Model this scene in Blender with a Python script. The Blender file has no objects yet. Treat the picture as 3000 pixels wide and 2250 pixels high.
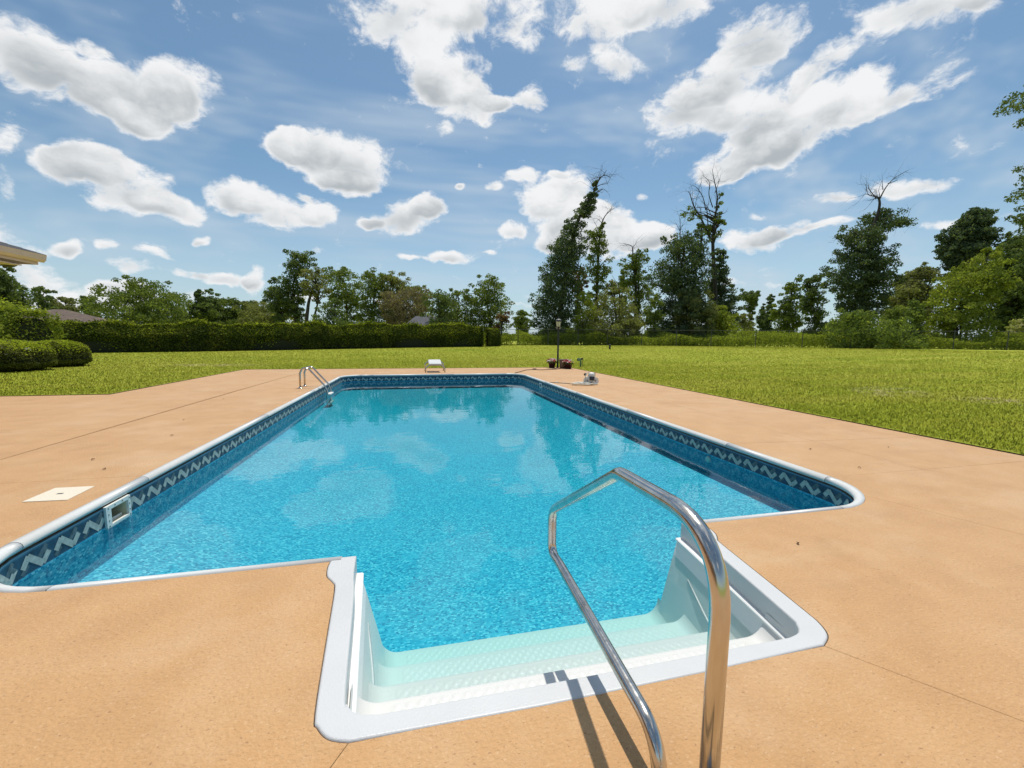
import bpy, bmesh, math, random
import numpy as np
from mathutils import Vector, Matrix

# ------------------------------------------------------------------ camera, sky, sun, exposure
sc = bpy.context.scene
col = sc.collection
rad = math.radians

cam_d = bpy.data.cameras.new('camera')
cam = bpy.data.objects.new('camera', cam_d)
col.objects.link(cam)
sc.camera = cam
cam_d.sensor_width = 36.0
cam_d.lens = 14.649
cam_d.clip_start = 0.05
cam_d.clip_end = 6000
YAW, PITCH, ROLL = 0.2265, 0.1087, 0.0092
fw = Vector((math.sin(YAW)*math.cos(PITCH), math.cos(YAW)*math.cos(PITCH), -math.sin(PITCH)))
rt = Vector((math.cos(YAW), -math.sin(YAW), 0))
up = rt.cross(fw)
rt2 = rt*math.cos(ROLL) + up*math.sin(ROLL)
up2 = up*math.cos(ROLL) - rt*math.sin(ROLL)
m = Matrix.Identity(4)
for i in range(3):
    m[i][0] = rt2[i]; m[i][1] = up2[i]; m[i][2] = -fw[i]
m[0][3], m[1][3], m[2][3] = 2.227, -2.206, 1.16
cam.matrix_world = m

SUN = Vector((0.17, 0.30, 1.0)).normalized()
SUN_EL = math.asin(SUN.z)
SUN_AZ = math.atan2(SUN.x, SUN.y)
sun_d = bpy.data.lights.new('sun', 'SUN')
sun_d.energy = 3.9
sun_d.angle = rad(0.5)
sun_d.color = (1.0, 0.95, 0.87)
sun = bpy.data.objects.new('sun', sun_d)
col.objects.link(sun)
sun.rotation_euler = (-SUN).to_track_quat('-Z', 'Y').to_euler()
sun.location = (30, 60, 180)

sc.view_settings.view_transform = 'Standard'
sc.view_settings.look = 'None'
sc.view_settings.exposure = 0.0
sc.view_settings.gamma = 1.0
sc.view_settings.use_curve_mapping = False
sc.render.engine = 'CYCLES'
sc.cycles.use_denoising = True
sc.cycles.max_bounces = 7
sc.cycles.diffuse_bounces = 3
sc.cycles.glossy_bounces = 4
sc.cycles.transmission_bounces = 4
sc.cycles.transparent_max_bounces = 12
sc.cycles.caustics_reflective = False
sc.cycles.caustics_refractive = False

# ---- sky: Nishita air + cumulus masses, all in world directions (a sky at infinity)
SKY_STRENGTH = 0.105
CLOUDS = [
 (-0.531,0.755,0.385,1.048,0.688,-2.88,0.054,0.035,1.0),(-0.49,0.786,0.377,1.151,0.392,-2.754,0.063,0.044,1.0),(-0.428,0.821,0.378,1.173,0.231,-2.757,0.076,0.049,1.0),
 (-0.366,0.842,0.396,1.081,0.568,-3.01,0.061,0.042,0.9),(-0.431,0.834,0.345,1.218,0.031,-2.676,0.043,0.025,0.9),(-0.456,0.784,0.421,1.136,0.05,-2.638,0.027,0.012,0.7),
 (-0.494,0.825,0.275,1.289,0.144,-2.644,0.043,0.031,1.0),(-0.467,0.849,0.247,1.313,-0.241,-2.576,0.075,0.042,1.0),(-0.414,0.882,0.224,1.342,-0.156,-2.666,0.054,0.023,0.95),
 (-0.528,0.811,0.253,-1.204,-0.79,0.311,0.03,0.024,0.85),(-0.565,0.779,0.272,-0.929,-1.099,0.04,0.027,0.018,0.7),(-0.583,0.784,0.215,-0.707,-1.284,-0.204,0.026,0.013,0.7),
 (-0.208,0.91,0.359,1.195,0.201,-2.995,0.064,0.037,1.0),(-0.124,0.929,0.348,1.215,0.03,-3.02,0.092,0.046,1.0),(-0.14,0.94,0.313,1.253,-0.013,-2.99,0.064,0.024,1.0),
 (-0.227,0.905,0.36,1.17,0.395,-3.057,0.041,0.028,1.0),(-0.317,0.912,0.261,1.302,0.195,-2.86,0.051,0.03,1.0),(-0.261,0.935,0.242,1.327,-0.013,-2.866,0.078,0.033,1.0),
 (-0.187,0.951,0.248,1.304,0.345,-3.04,0.037,0.028,1.0),(-0.214,0.937,0.278,1.289,-0.077,-2.895,0.021,0.011,0.75),(-0.014,0.965,0.262,1.3,0.209,3.098,0.089,0.033,1.0),
 (0.035,0.958,0.285,1.279,0.145,3.061,0.038,0.028,1.0),(-0.091,0.965,0.246,1.321,0.12,-3.078,0.024,0.011,0.7),(0.002,0.823,0.568,0.96,0.137,3.044,0.121,0.049,1.0),
 (0.139,0.8,0.583,0.942,0.129,2.876,0.107,0.037,0.8),(0.061,0.86,0.507,1.039,0.041,3.047,0.086,0.053,1.0),(0.098,0.878,0.468,1.079,-0.134,3.102,0.084,0.048,1.0),
 (0.166,0.869,0.467,1.085,0.026,2.94,0.046,0.018,0.95),(0.236,0.848,0.474,1.076,-0.044,2.894,0.033,0.024,1.0),(0.063,0.907,0.416,1.137,-0.129,3.132,0.022,0.013,0.75),
 (0.201,0.809,0.553,0.985,-0.007,2.902,0.051,0.026,0.6),(0.325,0.758,0.566,0.963,-0.136,2.831,0.074,0.043,1.0),(0.414,0.709,0.57,0.96,-0.109,2.689,0.092,0.03,0.9),
 (0.372,0.775,0.51,1.012,-0.273,2.861,0.054,0.022,0.95),(0.3,0.803,0.516,1.026,-0.089,2.838,0.024,0.014,0.8),(0.568,0.646,0.509,1.015,-0.262,2.58,0.069,0.041,1.0),
 (0.541,0.697,0.47,1.081,0.041,2.46,0.081,0.038,1.0),(0.51,0.742,0.434,1.119,-0.115,2.595,0.085,0.045,1.0),(0.614,0.675,0.409,1.142,0.184,2.32,0.092,0.039,1.0),
 (0.658,0.603,0.45,1.06,0.401,2.097,0.05,0.027,0.9),(0.713,0.581,0.392,1.161,-0.169,2.327,0.061,0.037,1.0),(0.671,0.641,0.373,1.179,0.225,2.241,0.101,0.047,1.0),
 (0.608,0.717,0.342,1.219,0.105,2.4,0.085,0.04,1.0),(0.589,0.742,0.322,1.243,-0.021,2.478,0.044,0.021,0.9),(0.763,0.517,0.389,1.161,0.227,2.068,0.042,0.023,0.75),
 (0.716,0.513,0.474,1.055,-0.278,2.346,0.077,0.027,1.0),(0.749,0.473,0.464,1.014,-0.499,2.423,0.031,0.014,0.8),(0.793,0.554,0.253,1.313,-0.097,2.206,0.07,0.017,0.95),
 (0.732,0.63,0.258,1.304,-0.209,2.338,0.035,0.013,0.9),(0.322,0.888,0.329,1.233,0.119,2.752,0.056,0.044,1.0),(0.269,0.915,0.3,1.266,-0.031,2.866,0.057,0.039,1.0),
 (0.339,0.901,0.271,1.295,-0.064,2.8,0.076,0.049,1.0),(0.408,0.872,0.269,1.298,-0.069,2.723,0.064,0.03,1.0),(0.406,0.886,0.223,1.346,-0.045,2.722,0.131,0.044,1.0),
 (0.493,0.841,0.223,1.345,0.092,2.591,0.066,0.027,1.0),(0.311,0.926,0.216,1.353,-0.021,2.822,0.047,0.022,0.85),(0.647,0.736,0.201,1.367,-0.131,2.448,0.066,0.028,1.0),
 (0.691,0.692,0.21,1.358,0.105,2.335,0.059,0.017,0.95),(0.739,0.64,0.212,1.357,0.011,2.282,0.04,0.01,0.75),(0.219,0.945,0.242,1.327,0.008,2.912,0.038,0.016,1.0),
 (0.082,0.98,0.18,1.39,-0.013,3.061,0.057,0.014,1.0),(-0.006,0.984,0.178,1.391,0.02,-3.139,0.038,0.008,0.9),(0.165,0.967,0.192,1.377,0.023,2.968,0.017,0.007,0.8),
 (0.225,0.911,0.346,1.215,0.117,2.856,0.048,0.013,0.85),(0.173,0.93,0.325,1.239,0.026,2.949,0.024,0.012,0.85),(0.104,0.939,0.329,1.234,0.085,3.002,0.012,0.008,0.8),
 (0.3,0.886,0.353,1.21,-0.035,2.828,0.022,0.009,0.7),(0.467,0.832,0.299,1.264,-0.123,2.669,0.013,0.007,0.6),(0.656,0.714,0.245,1.321,-0.149,2.437,0.02,0.007,0.6),
 (-0.541,0.829,0.144,1.426,0.035,-2.568,0.021,0.012,0.95),(-0.388,0.905,0.177,1.389,0.196,-2.772,0.017,0.008,0.9),(-0.5,0.853,0.149,1.416,0.257,-2.652,0.015,0.012,0.8),
 (-0.476,0.872,0.119,1.451,-0.095,-2.63,0.038,0.016,0.8),(-0.362,0.925,0.111,1.459,-0.066,-2.761,0.044,0.016,0.95),(-0.316,0.942,0.111,-1.076,-1.335,-0.16,0.027,0.02,0.95),
 (-0.576,0.812,0.094,1.476,0.047,-2.529,0.038,0.021,0.6),(-0.535,0.842,0.063,1.508,0.016,-2.576,0.091,0.029,0.55),(-0.448,0.892,0.066,1.504,0.006,-2.676,0.097,0.023,0.55),
 (0.242,0.967,0.078,1.493,0.007,2.895,0.065,0.006,0.6),(0.828,0.526,0.193,1.376,-0.067,2.15,0.032,0.006,0.5),(0.854,0.484,0.191,1.378,-0.09,2.103,0.024,0.007,0.45),
 (0.627,0.77,0.121,1.45,0.005,2.457,0.052,0.008,0.5),(-0.451,0.881,0.146,1.423,-0.125,-2.65,0.03,0.01,0.6),(-0.413,0.903,0.119,1.452,-0.058,-2.705,0.03,0.01,0.7),
 (-0.243,0.966,0.084,1.487,0.058,-2.9,0.043,0.009,0.6),(0.712,0.693,0.11,1.46,-0.065,2.35,0.034,0.007,0.55),(0.793,0.598,0.114,1.457,-0.021,2.22,0.038,0.006,0.5),
 (-0.078,0.994,0.081,1.489,0.038,-3.066,0.04,0.008,0.5),(-0.587,0.808,0.044,1.527,0.074,-2.517,0.057,0.014,0.6),(-0.495,0.865,0.086,1.485,-0.014,-2.621,0.041,0.013,0.65),
 (0.986,0.087,0.145,1.416,-0.343,1.711,0.118,0.046,0.88),(0.987,-0.015,0.158,1.416,-0.343,1.711,0.083,0.032,1.0),(-0.963,0.092,0.254,1.305,-0.253,-1.598,0.142,0.059,0.821),
 (-0.945,0.173,0.278,1.305,-0.253,-1.598,0.099,0.042,1.0),(-0.537,0.29,0.792,0.651,-0.093,-1.946,0.231,0.092,0.925),(-0.42,0.432,0.798,0.651,-0.093,-1.946,0.162,0.064,1.0),
 (-0.679,0.723,0.13,1.441,0.005,-2.389,0.136,0.071,0.836),(-0.61,0.786,0.101,1.441,0.005,-2.389,0.095,0.049,1.0),(-0.213,0.488,0.846,0.538,0.172,-3.01,0.201,0.086,0.914),
 (-0.045,0.526,0.849,0.538,0.172,-3.01,0.141,0.06,1.0),(-0.047,-0.901,0.431,-1.111,0.244,-3.075,0.166,0.076,0.861),(-0.183,-0.9,0.396,-1.111,0.244,-3.075,0.116,0.053,1.0),
 (0.825,-0.16,0.542,-0.961,-0.332,-1.986,0.162,0.071,0.839),(0.811,-0.266,0.521,-0.961,-0.332,-1.986,0.113,0.049,1.0),(-0.705,-0.64,0.304,-1.259,0.137,2.352,0.128,0.069,0.912),
 (-0.78,-0.561,0.276,-1.259,0.137,2.352,0.089,0.048,1.0),(-0.784,0.075,0.616,-0.89,0.202,1.637,0.139,0.06,0.892),(-0.768,0.145,0.624,-0.89,0.202,1.637,0.097,0.042,1.0),
 (-0.226,0.295,0.928,0.355,-0.14,-2.127,0.237,0.14,0.858),(-0.037,0.386,0.922,0.355,-0.14,-2.127,0.166,0.098,1.0),(0.212,-0.336,0.918,-0.403,0.065,-2.427,0.219,0.121,0.838),
 (0.107,-0.444,0.89,-0.403,0.065,-2.427,0.153,0.085,1.0),(0.24,-0.261,0.935,-0.341,0.127,-2.056,0.178,0.063,0.834),(0.138,-0.361,0.922,-0.341,0.127,-2.056,0.124,0.044,1.0),
 (0.959,-0.248,0.139,1.714,0.231,-1.791,0.172,0.079,0.812),(0.935,-0.335,0.113,1.714,0.231,-1.791,0.121,0.055,1.0),(-0.88,-0.436,0.188,-1.378,0.197,2.069,0.087,0.041,1.0),
 (-0.9,-0.392,0.189,-1.378,0.197,2.069,0.061,0.029,1.0),(-0.894,0.135,0.427,1.122,-0.187,-1.631,0.21,0.099,0.882),(-0.876,0.241,0.417,1.122,-0.187,-1.631,0.147,0.069,1.0),
 (0.496,0.004,0.868,0.489,-0.183,1.909,0.244,0.116,0.851),(0.521,-0.14,0.842,0.489,-0.183,1.909,0.171,0.081,1.0),(0.523,0.061,0.85,-0.528,-0.178,-1.749,0.143,0.052,0.913),
 (0.538,-0.065,0.841,-0.528,-0.178,-1.749,0.1,0.036,1.0),(-0.442,0.616,0.652,0.861,-0.003,-2.516,0.214,0.115,0.819),(-0.322,0.661,0.678,0.861,-0.003,-2.516,0.15,0.08,1.0),
 (-0.256,0.351,0.901,0.438,0.103,-2.728,0.176,0.09,0.928),(-0.136,0.43,0.892,0.438,0.103,-2.728,0.123,0.063,1.0),(-0.605,-0.413,0.681,-0.788,-0.264,1.915,0.148,0.086,0.815),
 (-0.651,-0.286,0.704,-0.788,-0.264,1.915,0.104,0.06,1.0)
]

world = bpy.data.worlds.new('World')
sc.world = world
world.use_nodes = True
wt = world.node_tree
wt.nodes.clear()

def N(tree, typ, **kw):
    n = tree.nodes.new(typ)
    for k, v in kw.items():
        setattr(n, k, v)
    return n

def build_sky():
    cur = [wt]
    L = lambda a, b: cur[0].links.new(a, b)
    def math_(op, a, b=None, c=None, clamp=False):
        n = N(cur[0], 'ShaderNodeMath', operation=op)
        n.use_clamp = clamp
        for i, v in enumerate((a, b, c)):
            if v is None:
                continue
            if isinstance(v, (int, float)):
                n.inputs[i].default_value = v
            else:
                L(v, n.inputs[i])
        return n.outputs[0]
    def smooth(v, lo, hi):
        n = N(cur[0], 'ShaderNodeMapRange', interpolation_type='SMOOTHSTEP')
        L(v, n.inputs['Value'])
        n.inputs['From Min'].default_value = lo
        n.inputs['From Max'].default_value = hi
        return n.outputs['Result']
    def dot(sock, v):
        n = N(cur[0], 'ShaderNodeVectorMath', operation='DOT_PRODUCT')
        L(sock, n.inputs[0])
        n.inputs[1].default_value = v
        return n.outputs['Value']
    tc = N(wt, 'ShaderNodeTexCoord')
    d0 = tc.outputs['Generated']
    sky = N(wt, 'ShaderNodeTexSky', sky_type='NISHITA')
    sky.sun_disc = False
    sky.sun_elevation = SUN_EL
    sky.sun_rotation = SUN_AZ
    sky.altitude = 20
    sky.air_density = 1.0
    sky.dust_density = 0.9
    sky.ozone_density = 0.8
    # billow: the direction is warped by fractal noise before it meets the cloud masses
    def noise(scale, detail, rough, vec, w=0.0):
        n = N(wt, 'ShaderNodeTexNoise', noise_dimensions='3D')
        n.inputs['Scale'].default_value = scale
        n.inputs['Detail'].default_value = detail
        n.inputs['Roughness'].default_value = rough
        L(vec, n.inputs['Vector'])
        return n
    nw = noise(9.0, 3.0, 0.6, d0)
    sub = N(wt, 'ShaderNodeVectorMath', operation='SUBTRACT')
    L(nw.outputs['Color'], sub.inputs[0]); sub.inputs[1].default_value = (0.5, 0.5, 0.5)
    scl = N(wt, 'ShaderNodeVectorMath', operation='SCALE')
    L(sub.outputs[0], scl.inputs[0]); scl.inputs['Scale'].default_value = 0.050
    add = N(wt, 'ShaderNodeVectorMath', operation='ADD')
    L(d0, add.inputs[0]); L(scl.outputs[0], add.inputs[1])
    dw = add.outputs[0]
    flat = N(wt, 'ShaderNodeVectorMath', operation='MULTIPLY')     # billows lie flatter than they are wide
    L(dw, flat.inputs[0]); flat.inputs[1].default_value = (1.0, 1.0, 1.7)
    fb = noise(17.0, 6.0, 0.66, flat.outputs[0]).outputs['Fac']
    fb = math_('SUBTRACT', fb, 0.5)
    lump = noise(8.0, 3.0, 0.5, flat.outputs[0]).outputs['Fac']
    # thin high cirrus streaks
    mp = N(wt, 'ShaderNodeMapping')
    mp.inputs['Rotation'].default_value = (0.0, 0.35, 0.5)
    mp.inputs['Scale'].default_value = (0.8, 5.0, 7.0)
    L(d0, mp.inputs['Vector'])
    ci = noise(1.6, 3.0, 0.62, mp.outputs[0]).outputs['Fac']
    ci = math_('MULTIPLY', smooth(ci, 0.45, 0.76), 0.55)
    sep = N(wt, 'ShaderNodeSeparateXYZ'); L(d0, sep.inputs[0])
    # humid air whitens towards the horizon
    hz = math_('MULTIPLY', smooth(sep.outputs['Z'], 0.34, -0.02), 0.60)
    base0 = N(wt, 'ShaderNodeMix', data_type='RGBA')
    wb = N(wt, 'ShaderNodeVectorMath', operation='MULTIPLY')      # camera white balance
    L(sky.outputs[0], wb.inputs[0]); wb.inputs[1].default_value = (0.84, 1.03, 1.04)
    L(hz, base0.inputs['Factor']); L(wb.outputs[0], base0.inputs['A'])
    base0.inputs['B'].default_value = (5.5, 6.7, 7.9, 1)
    base = N(wt, 'ShaderNodeMix', data_type='RGBA')
    L(ci, base.inputs['Factor']); L(base0.outputs['Result'], base.inputs['A'])
    base.inputs['B'].default_value = (5.4, 6.3, 7.2, 1)

    blobs = []
    for x, y, z, ex, ey, ez, s1, s2, w in CLOUDS:
        R = (Matrix.Rotation(ez, 3, 'Z') @ Matrix.Rotation(ey, 3, 'Y') @ Matrix.Rotation(ex, 3, 'X'))
        a = Vector((R[0][0], R[1][0], R[2][0])); b = Vector((R[0][1], R[1][1], R[2][1]))
        c = Vector((x, y, z))
        upv = Vector((0, 0, 1)) - c*z
        blobs.append((c, a, b, s1, s2, w, upv.normalized()))
    SUP = 1.21

    SOCK = (('warped', 'NodeSocketVector', dw), ('direction', 'NodeSocketVector', d0), ('edge', 'NodeSocketFloat', fb),
            ('lump', 'NodeSocketFloat', lump), ('air', 'NodeSocketColor', base.outputs['Result']))

    cells = [0]
    def leaf(bl):
        """the clouds of one part of the sky, as a group"""
        if not bl:
            bg = N(wt, 'ShaderNodeBackground')
            bg.inputs['Strength'].default_value = SKY_STRENGTH
            L(base.outputs['Result'], bg.inputs['Color'])
            return bg.outputs[0]
        gt = bpy.data.node_groups.new('cloud_cell', 'ShaderNodeTree')
        for nm, ty, _ in SOCK:
            gt.interface.new_socket(nm, in_out='INPUT', socket_type=ty)
        gt.interface.new_socket('sky', in_out='OUTPUT', socket_type='NodeSocketShader')
        cur[0] = gt
        gi = N(gt, 'NodeGroupInput'); go = N(gt, 'NodeGroupOutput')
        gdw, gd0, gfb, glump, gair = [gi.outputs[k] for k in range(5)]
        S = None
        T = None
        cells[0] += 1
        own = 1+2e-5*cells[0]          # keeps each cell's nodes its own, so cells out of sight are skipped
        for c, a, b, s1, s2, w, upv in bl:
            u = dot(gdw, a*(own/(s1*SUP)))
            v = dot(gdw, b*(own/(s2*SUP)))
            q = math_('MULTIPLY_ADD', v, v, math_('MULTIPLY', u, u))
            k = math_('SUBTRACT', 1.0, q, clamp=True)
            k = math_('MULTIPLY', k, 1.55*w)
            sv = math.sqrt((a.dot(upv)*s1)**2 + (b.dot(upv)*s2)**2)
            e = dot(gd0, upv*(own/sv))
            S = k if S is None else math_('ADD', S, k)
            T = math_('MULTIPLY', k, e) if T is None else math_('MULTIPLY_ADD', k, e, T)
        Sc = math_('MINIMUM', S, 1.9)
        dens = math_('MULTIPLY_ADD', gfb, 3.7, Sc)
        alpha = smooth(dens, 0.34, 1.34)
        vav = math_('DIVIDE', T, math_('ADD', S, 0.05))
        lit = math_('MULTIPLY_ADD', math_('SUBTRACT', glump, 0.5), 3.0, vav)
        lit = math_('MULTIPLY_ADD', gfb, 1.7, lit)
        lit = smooth(lit, -0.95, 0.80)
        thick = smooth(math_('MULTIPLY_ADD', gfb, 1.2, Sc), 0.80, 1.75)
        g = math_('MULTIPLY', thick, math_('SUBTRACT', 1.0, lit))
        cc = N(gt, 'ShaderNodeMix', data_type='RGBA')
        L(g, cc.inputs['Factor'])
        cc.inputs['A'].default_value = (8.5, 8.6, 8.7, 1)
        cc.inputs['B'].default_value = (4.3, 4.7, 5.0, 1)
        mx = N(gt, 'ShaderNodeMix', data_type='RGBA')
        L(alpha, mx.inputs['Factor'])
        L(gair, mx.inputs['A']); L(cc.outputs['Result'], mx.inputs['B'])
        bg = N(gt, 'ShaderNodeBackground')
        bg.inputs['Strength'].default_value = SKY_STRENGTH
        L(mx.outputs['Result'], bg.inputs['Color'])
        L(bg.outputs[0], go.inputs[0])
        cur[0] = wt
        gn = N(wt, 'ShaderNodeGroup'); gn.node_tree = gt
        for k, (_, _, sock) in enumerate(SOCK):
            L(sock, gn.inputs[k])
        return gn.outputs[0]

    planes = [(Vector((math.cos(rad(a)), -math.sin(rad(a)), 0)), 0.0) for a in range(-90, 90, 6)]
    planes += [(Vector((0, 0, 1)), t) for t in (0.08, 0.12, 0.17, 0.22, 0.28, 0.34, 0.4, 0.5, 0.62, 0.75)]
    def split(bl, p):
        n, t = p
        lo, hi = [], []
        for q in bl:
            c, a, b, s1, s2 = q[:5]
            ext = SUP*math.sqrt((a.dot(n)*s1)**2 + (b.dot(n)*s2)**2) + 0.04
            v = c.dot(n) - t
            if v + ext > 0: hi.append(q)
            if v - ext < 0: lo.append(q)
        return lo, hi
    def node(bl, depth):
        if len(bl) <= 5 or depth > 8:
            return leaf(bl)
        best = min(planes, key=lambda p: (lambda s: max(len(s[0]), len(s[1])) + 0.35*(len(s[0])+len(s[1])))(split(bl, p)))
        lo, hi = split(bl, best)
        if max(len(lo), len(hi)) >= len(bl):
            return leaf(bl)
        mixs = N(wt, 'ShaderNodeMixShader')
        g = math_('GREATER_THAN', dot(d0, best[0]), best[1])
        L(g, mixs.inputs['Fac'])
        L(node(lo, depth+1), mixs.inputs[1]); L(node(hi, depth+1), mixs.inputs[2])
        return mixs.outputs[0]
    out = N(wt, 'ShaderNodeOutputWorld')
    L(node(blobs, 0), out.inputs['Surface'])
build_sky()
world.cycles.sampling_method = 'NONE'       # soft even sky: found by the surfaces' own rays

# ------------------------------------------------------------------ helpers
rng = np.random.default_rng(11)
random.seed(5)

def smoothstep(a, b, x):
    t = min(1.0, max(0.0, (x-a)/(b-a)))
    return t*t*(3-2*t)

def gz(x, y):
    """height of the lawn"""
    u = max(0.0, x-8.3)*0.8 + max(0.0, y-14.0)
    return 0.010 + 0.585*smoothstep(3, 30, u)*smoothstep(-25, 8, x)

def gz_np(x, y):
    u = np.maximum(0, x-8.3)*0.8 + np.maximum(0, y-14.0)
    a = np.clip((u-3)/27, 0, 1); a = a*a*(3-2*a)
    b = np.clip((x+25)/33, 0, 1); b = b*b*(3-2*b)
    return 0.010 + 0.585*a*b

def tag(o, label=None, cat=None, group=None, kind=None):
    if label: o['label'] = label
    if cat: o['category'] = cat
    if group: o['group'] = group
    if kind: o['kind'] = kind
    return o

def link(name, me, mat=None, parent=None, smooth=False):
    if mat is not None:
        for mm in (mat if isinstance(mat, (list, tuple)) else [mat]):
            me.materials.append(mm)
    if smooth:
        me.polygons.foreach_set('use_smooth', [True]*len(me.polygons))
    o = bpy.data.objects.new(name, me)
    col.objects.link(o)
    if parent is not None:
        o.parent = parent
    return o

def arr(name, v, f, mat=None, parent=None, smooth=False, mi=None):
    """mesh from numpy arrays: v (n,3), f (m,k)"""
    v = np.asarray(v, dtype=np.float32); f = np.asarray(f, dtype=np.int32)
    me = bpy.data.meshes.new(name)
    k = f.shape[1]
    me.vertices.add(len(v)); me.vertices.foreach_set('co', v.ravel())
    me.loops.add(f.size); me.loops.foreach_set('vertex_index', f.ravel())
    me.polygons.add(len(f))
    me.polygons.foreach_set('loop_start', np.arange(0, f.size, k, dtype=np.int32))
    if mi is not None:
        me.polygons.foreach_set('material_index', np.asarray(mi, dtype=np.int32))
    me.update(calc_edges=True)
    return link(name, me, mat, parent, smooth)

def pyd(name, v, f, mat=None, parent=None, smooth=False, mi=None):
    me = bpy.data.meshes.new(name)
    me.from_pydata([tuple(p) for p in v], [], f)
    me.update()
    if mi is not None:
        me.polygons.foreach_set('material_index', mi)
    return link(name, me, mat, parent, smooth)

def empty(name, loc=(0, 0, 0), rz=0.0):
    o = bpy.data.objects.new(name, None)
    o.empty_display_size = 0.2
    col.objects.link(o)
    o.location = loc
    o.rotation_euler = (0, 0, rz)
    return o

def bm_obj(name, bm, mat, parent=None, smooth=False):
    me = bpy.data.meshes.new(name)
    bmesh.ops.recalc_face_normals(bm, faces=bm.faces[:])
    bm.to_mesh(me); bm.free()
    return link(name, me, mat, parent, smooth)

def box(name, c, s, mat, parent=None, bevel=0.0, rot=None):
    bm = bmesh.new()
    bmesh.ops.create_cube(bm, size=1.0)
    for v in bm.verts:
        v.co = Vector((v.co.x*s[0], v.co.y*s[1], v.co.z*s[2]))
    if bevel:
        bmesh.ops.bevel(bm, geom=bm.edges[:], offset=bevel, segments=2, affect='EDGES', profile=0.7)
    if rot:
        bmesh.ops.rotate(bm, verts=bm.verts[:], cent=(0, 0, 0), matrix=Matrix.Rotation(rot, 3, 'Z'))
    bmesh.ops.translate(bm, verts=bm.verts[:], vec=Vector(c))
    return bm_obj(name, bm, mat, parent)

def tube_data(pts, rads, seg=8, caps=True):
    """swept round tube; returns verts, faces"""
    P = [Vector(p) for p in pts]
    n = len(P)
    rads = [rads]*n if isinstance(rads, (int, float)) else rads
    V, F = [], []
    t0 = (P[1]-P[0]).normalized()
    ref = Vector((0, 0, 1)) if abs(t0.z) < 0.9 else Vector((1, 0, 0))
    nrm = t0.cross(ref).normalized()
    for i in range(n):
        t = (P[min(i+1, n-1)] - P[max(i-1, 0)])
        t = t.normalized() if t.length > 1e-9 else t0
        nrm = (nrm - t*nrm.dot(t))
        nrm = nrm.normalized() if nrm.length > 1e-6 else t.orthogonal().normalized()
        b = t.cross(nrm)
        for k in range(seg):
            a = 2*math.pi*k/seg
            V.append(P[i] + (nrm*math.cos(a) + b*math.sin(a))*rads[i])
    for i in range(n-1):
        for k in range(seg):
            k2 = (k+1) % seg
            F.append((i*seg+k, i*seg+k2, (i+1)*seg+k2, (i+1)*seg+k))
    if caps:
        F.append(tuple(range(seg-1, -1, -1)))
        F.append(tuple((n-1)*seg+k for k in range(seg)))
    return V, F

def tube(name, pts, rads, mat, parent=None, seg=10):
    V, F = tube_data(pts, rads, seg)
    return pyd(name, V, F, mat, parent, smooth=True)

def spline(pts, n=8, closed=False):
    """Catmull-Rom through points"""
    P = [Vector(p) for p in pts]
    out = []
    for i in range(len(P)-1):
        p0, p1, p2, p3 = P[max(i-1, 0)], P[i], P[i+1], P[min(i+2, len(P)-1)]
        for k in range(n):
            t = k/n
            out.append(0.5*((2*p1) + (p2-p0)*t + (2*p0-5*p1+4*p2-p3)*t*t + (3*p1-p0-3*p2+p3)*t**3))
    out.append(P[-1])
    return out

def fillet(pts, r, n=7):
    """polyline with rounded bends"""
    P = [Vector(p) for p in pts]
    out = [P[0]]
    for i in range(1, len(P)-1):
        a, b, c = P[i-1], P[i], P[i+1]
        d1 = (a-b).normalized(); d2 = (c-b).normalized()
        ang = d1.angle(d2)
        if ang > 3.1:
            out.append(b); continue
        ri = r[i] if isinstance(r, (list, tuple)) else r
        L = min(ri/math.tan(ang/2), (a-b).length*0.49, (c-b).length*0.49)
        s, e = b+d1*L, b+d2*L
        for k in range(n+1):
            t = k/n
            out.append((1-t)**2*s + 2*t*(1-t)*b + t*t*e)
    out.append(P[-1])
    return out

def lathe(name, prof, mat, parent=None, loc=(0, 0, 0), seg=24, smooth=True):
    V, F = [], []
    for r, z in prof:
        for k in range(seg):
            a = 2*math.pi*k/seg
            V.append((loc[0]+r*math.cos(a), loc[1]+r*math.sin(a), loc[2]+z))
    for i in range(len(prof)-1):
        for k in range(seg):
            k2 = (k+1) % seg
            F.append((i*seg+k, i*seg+k2, (i+1)*seg+k2, (i+1)*seg+k))
    F.append(tuple(range(seg-1, -1, -1)))
    F.append(tuple((len(prof)-1)*seg+k for k in range(seg)))
    return pyd(name, V, F, mat, parent, smooth)

# ------------------------------------------------------------------ materials
def new_mat(name):
    mt = bpy.data.materials.new(name)
    mt.use_nodes = True
    t = mt.node_tree
    return mt, t, t.nodes['Principled BSDF']

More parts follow.
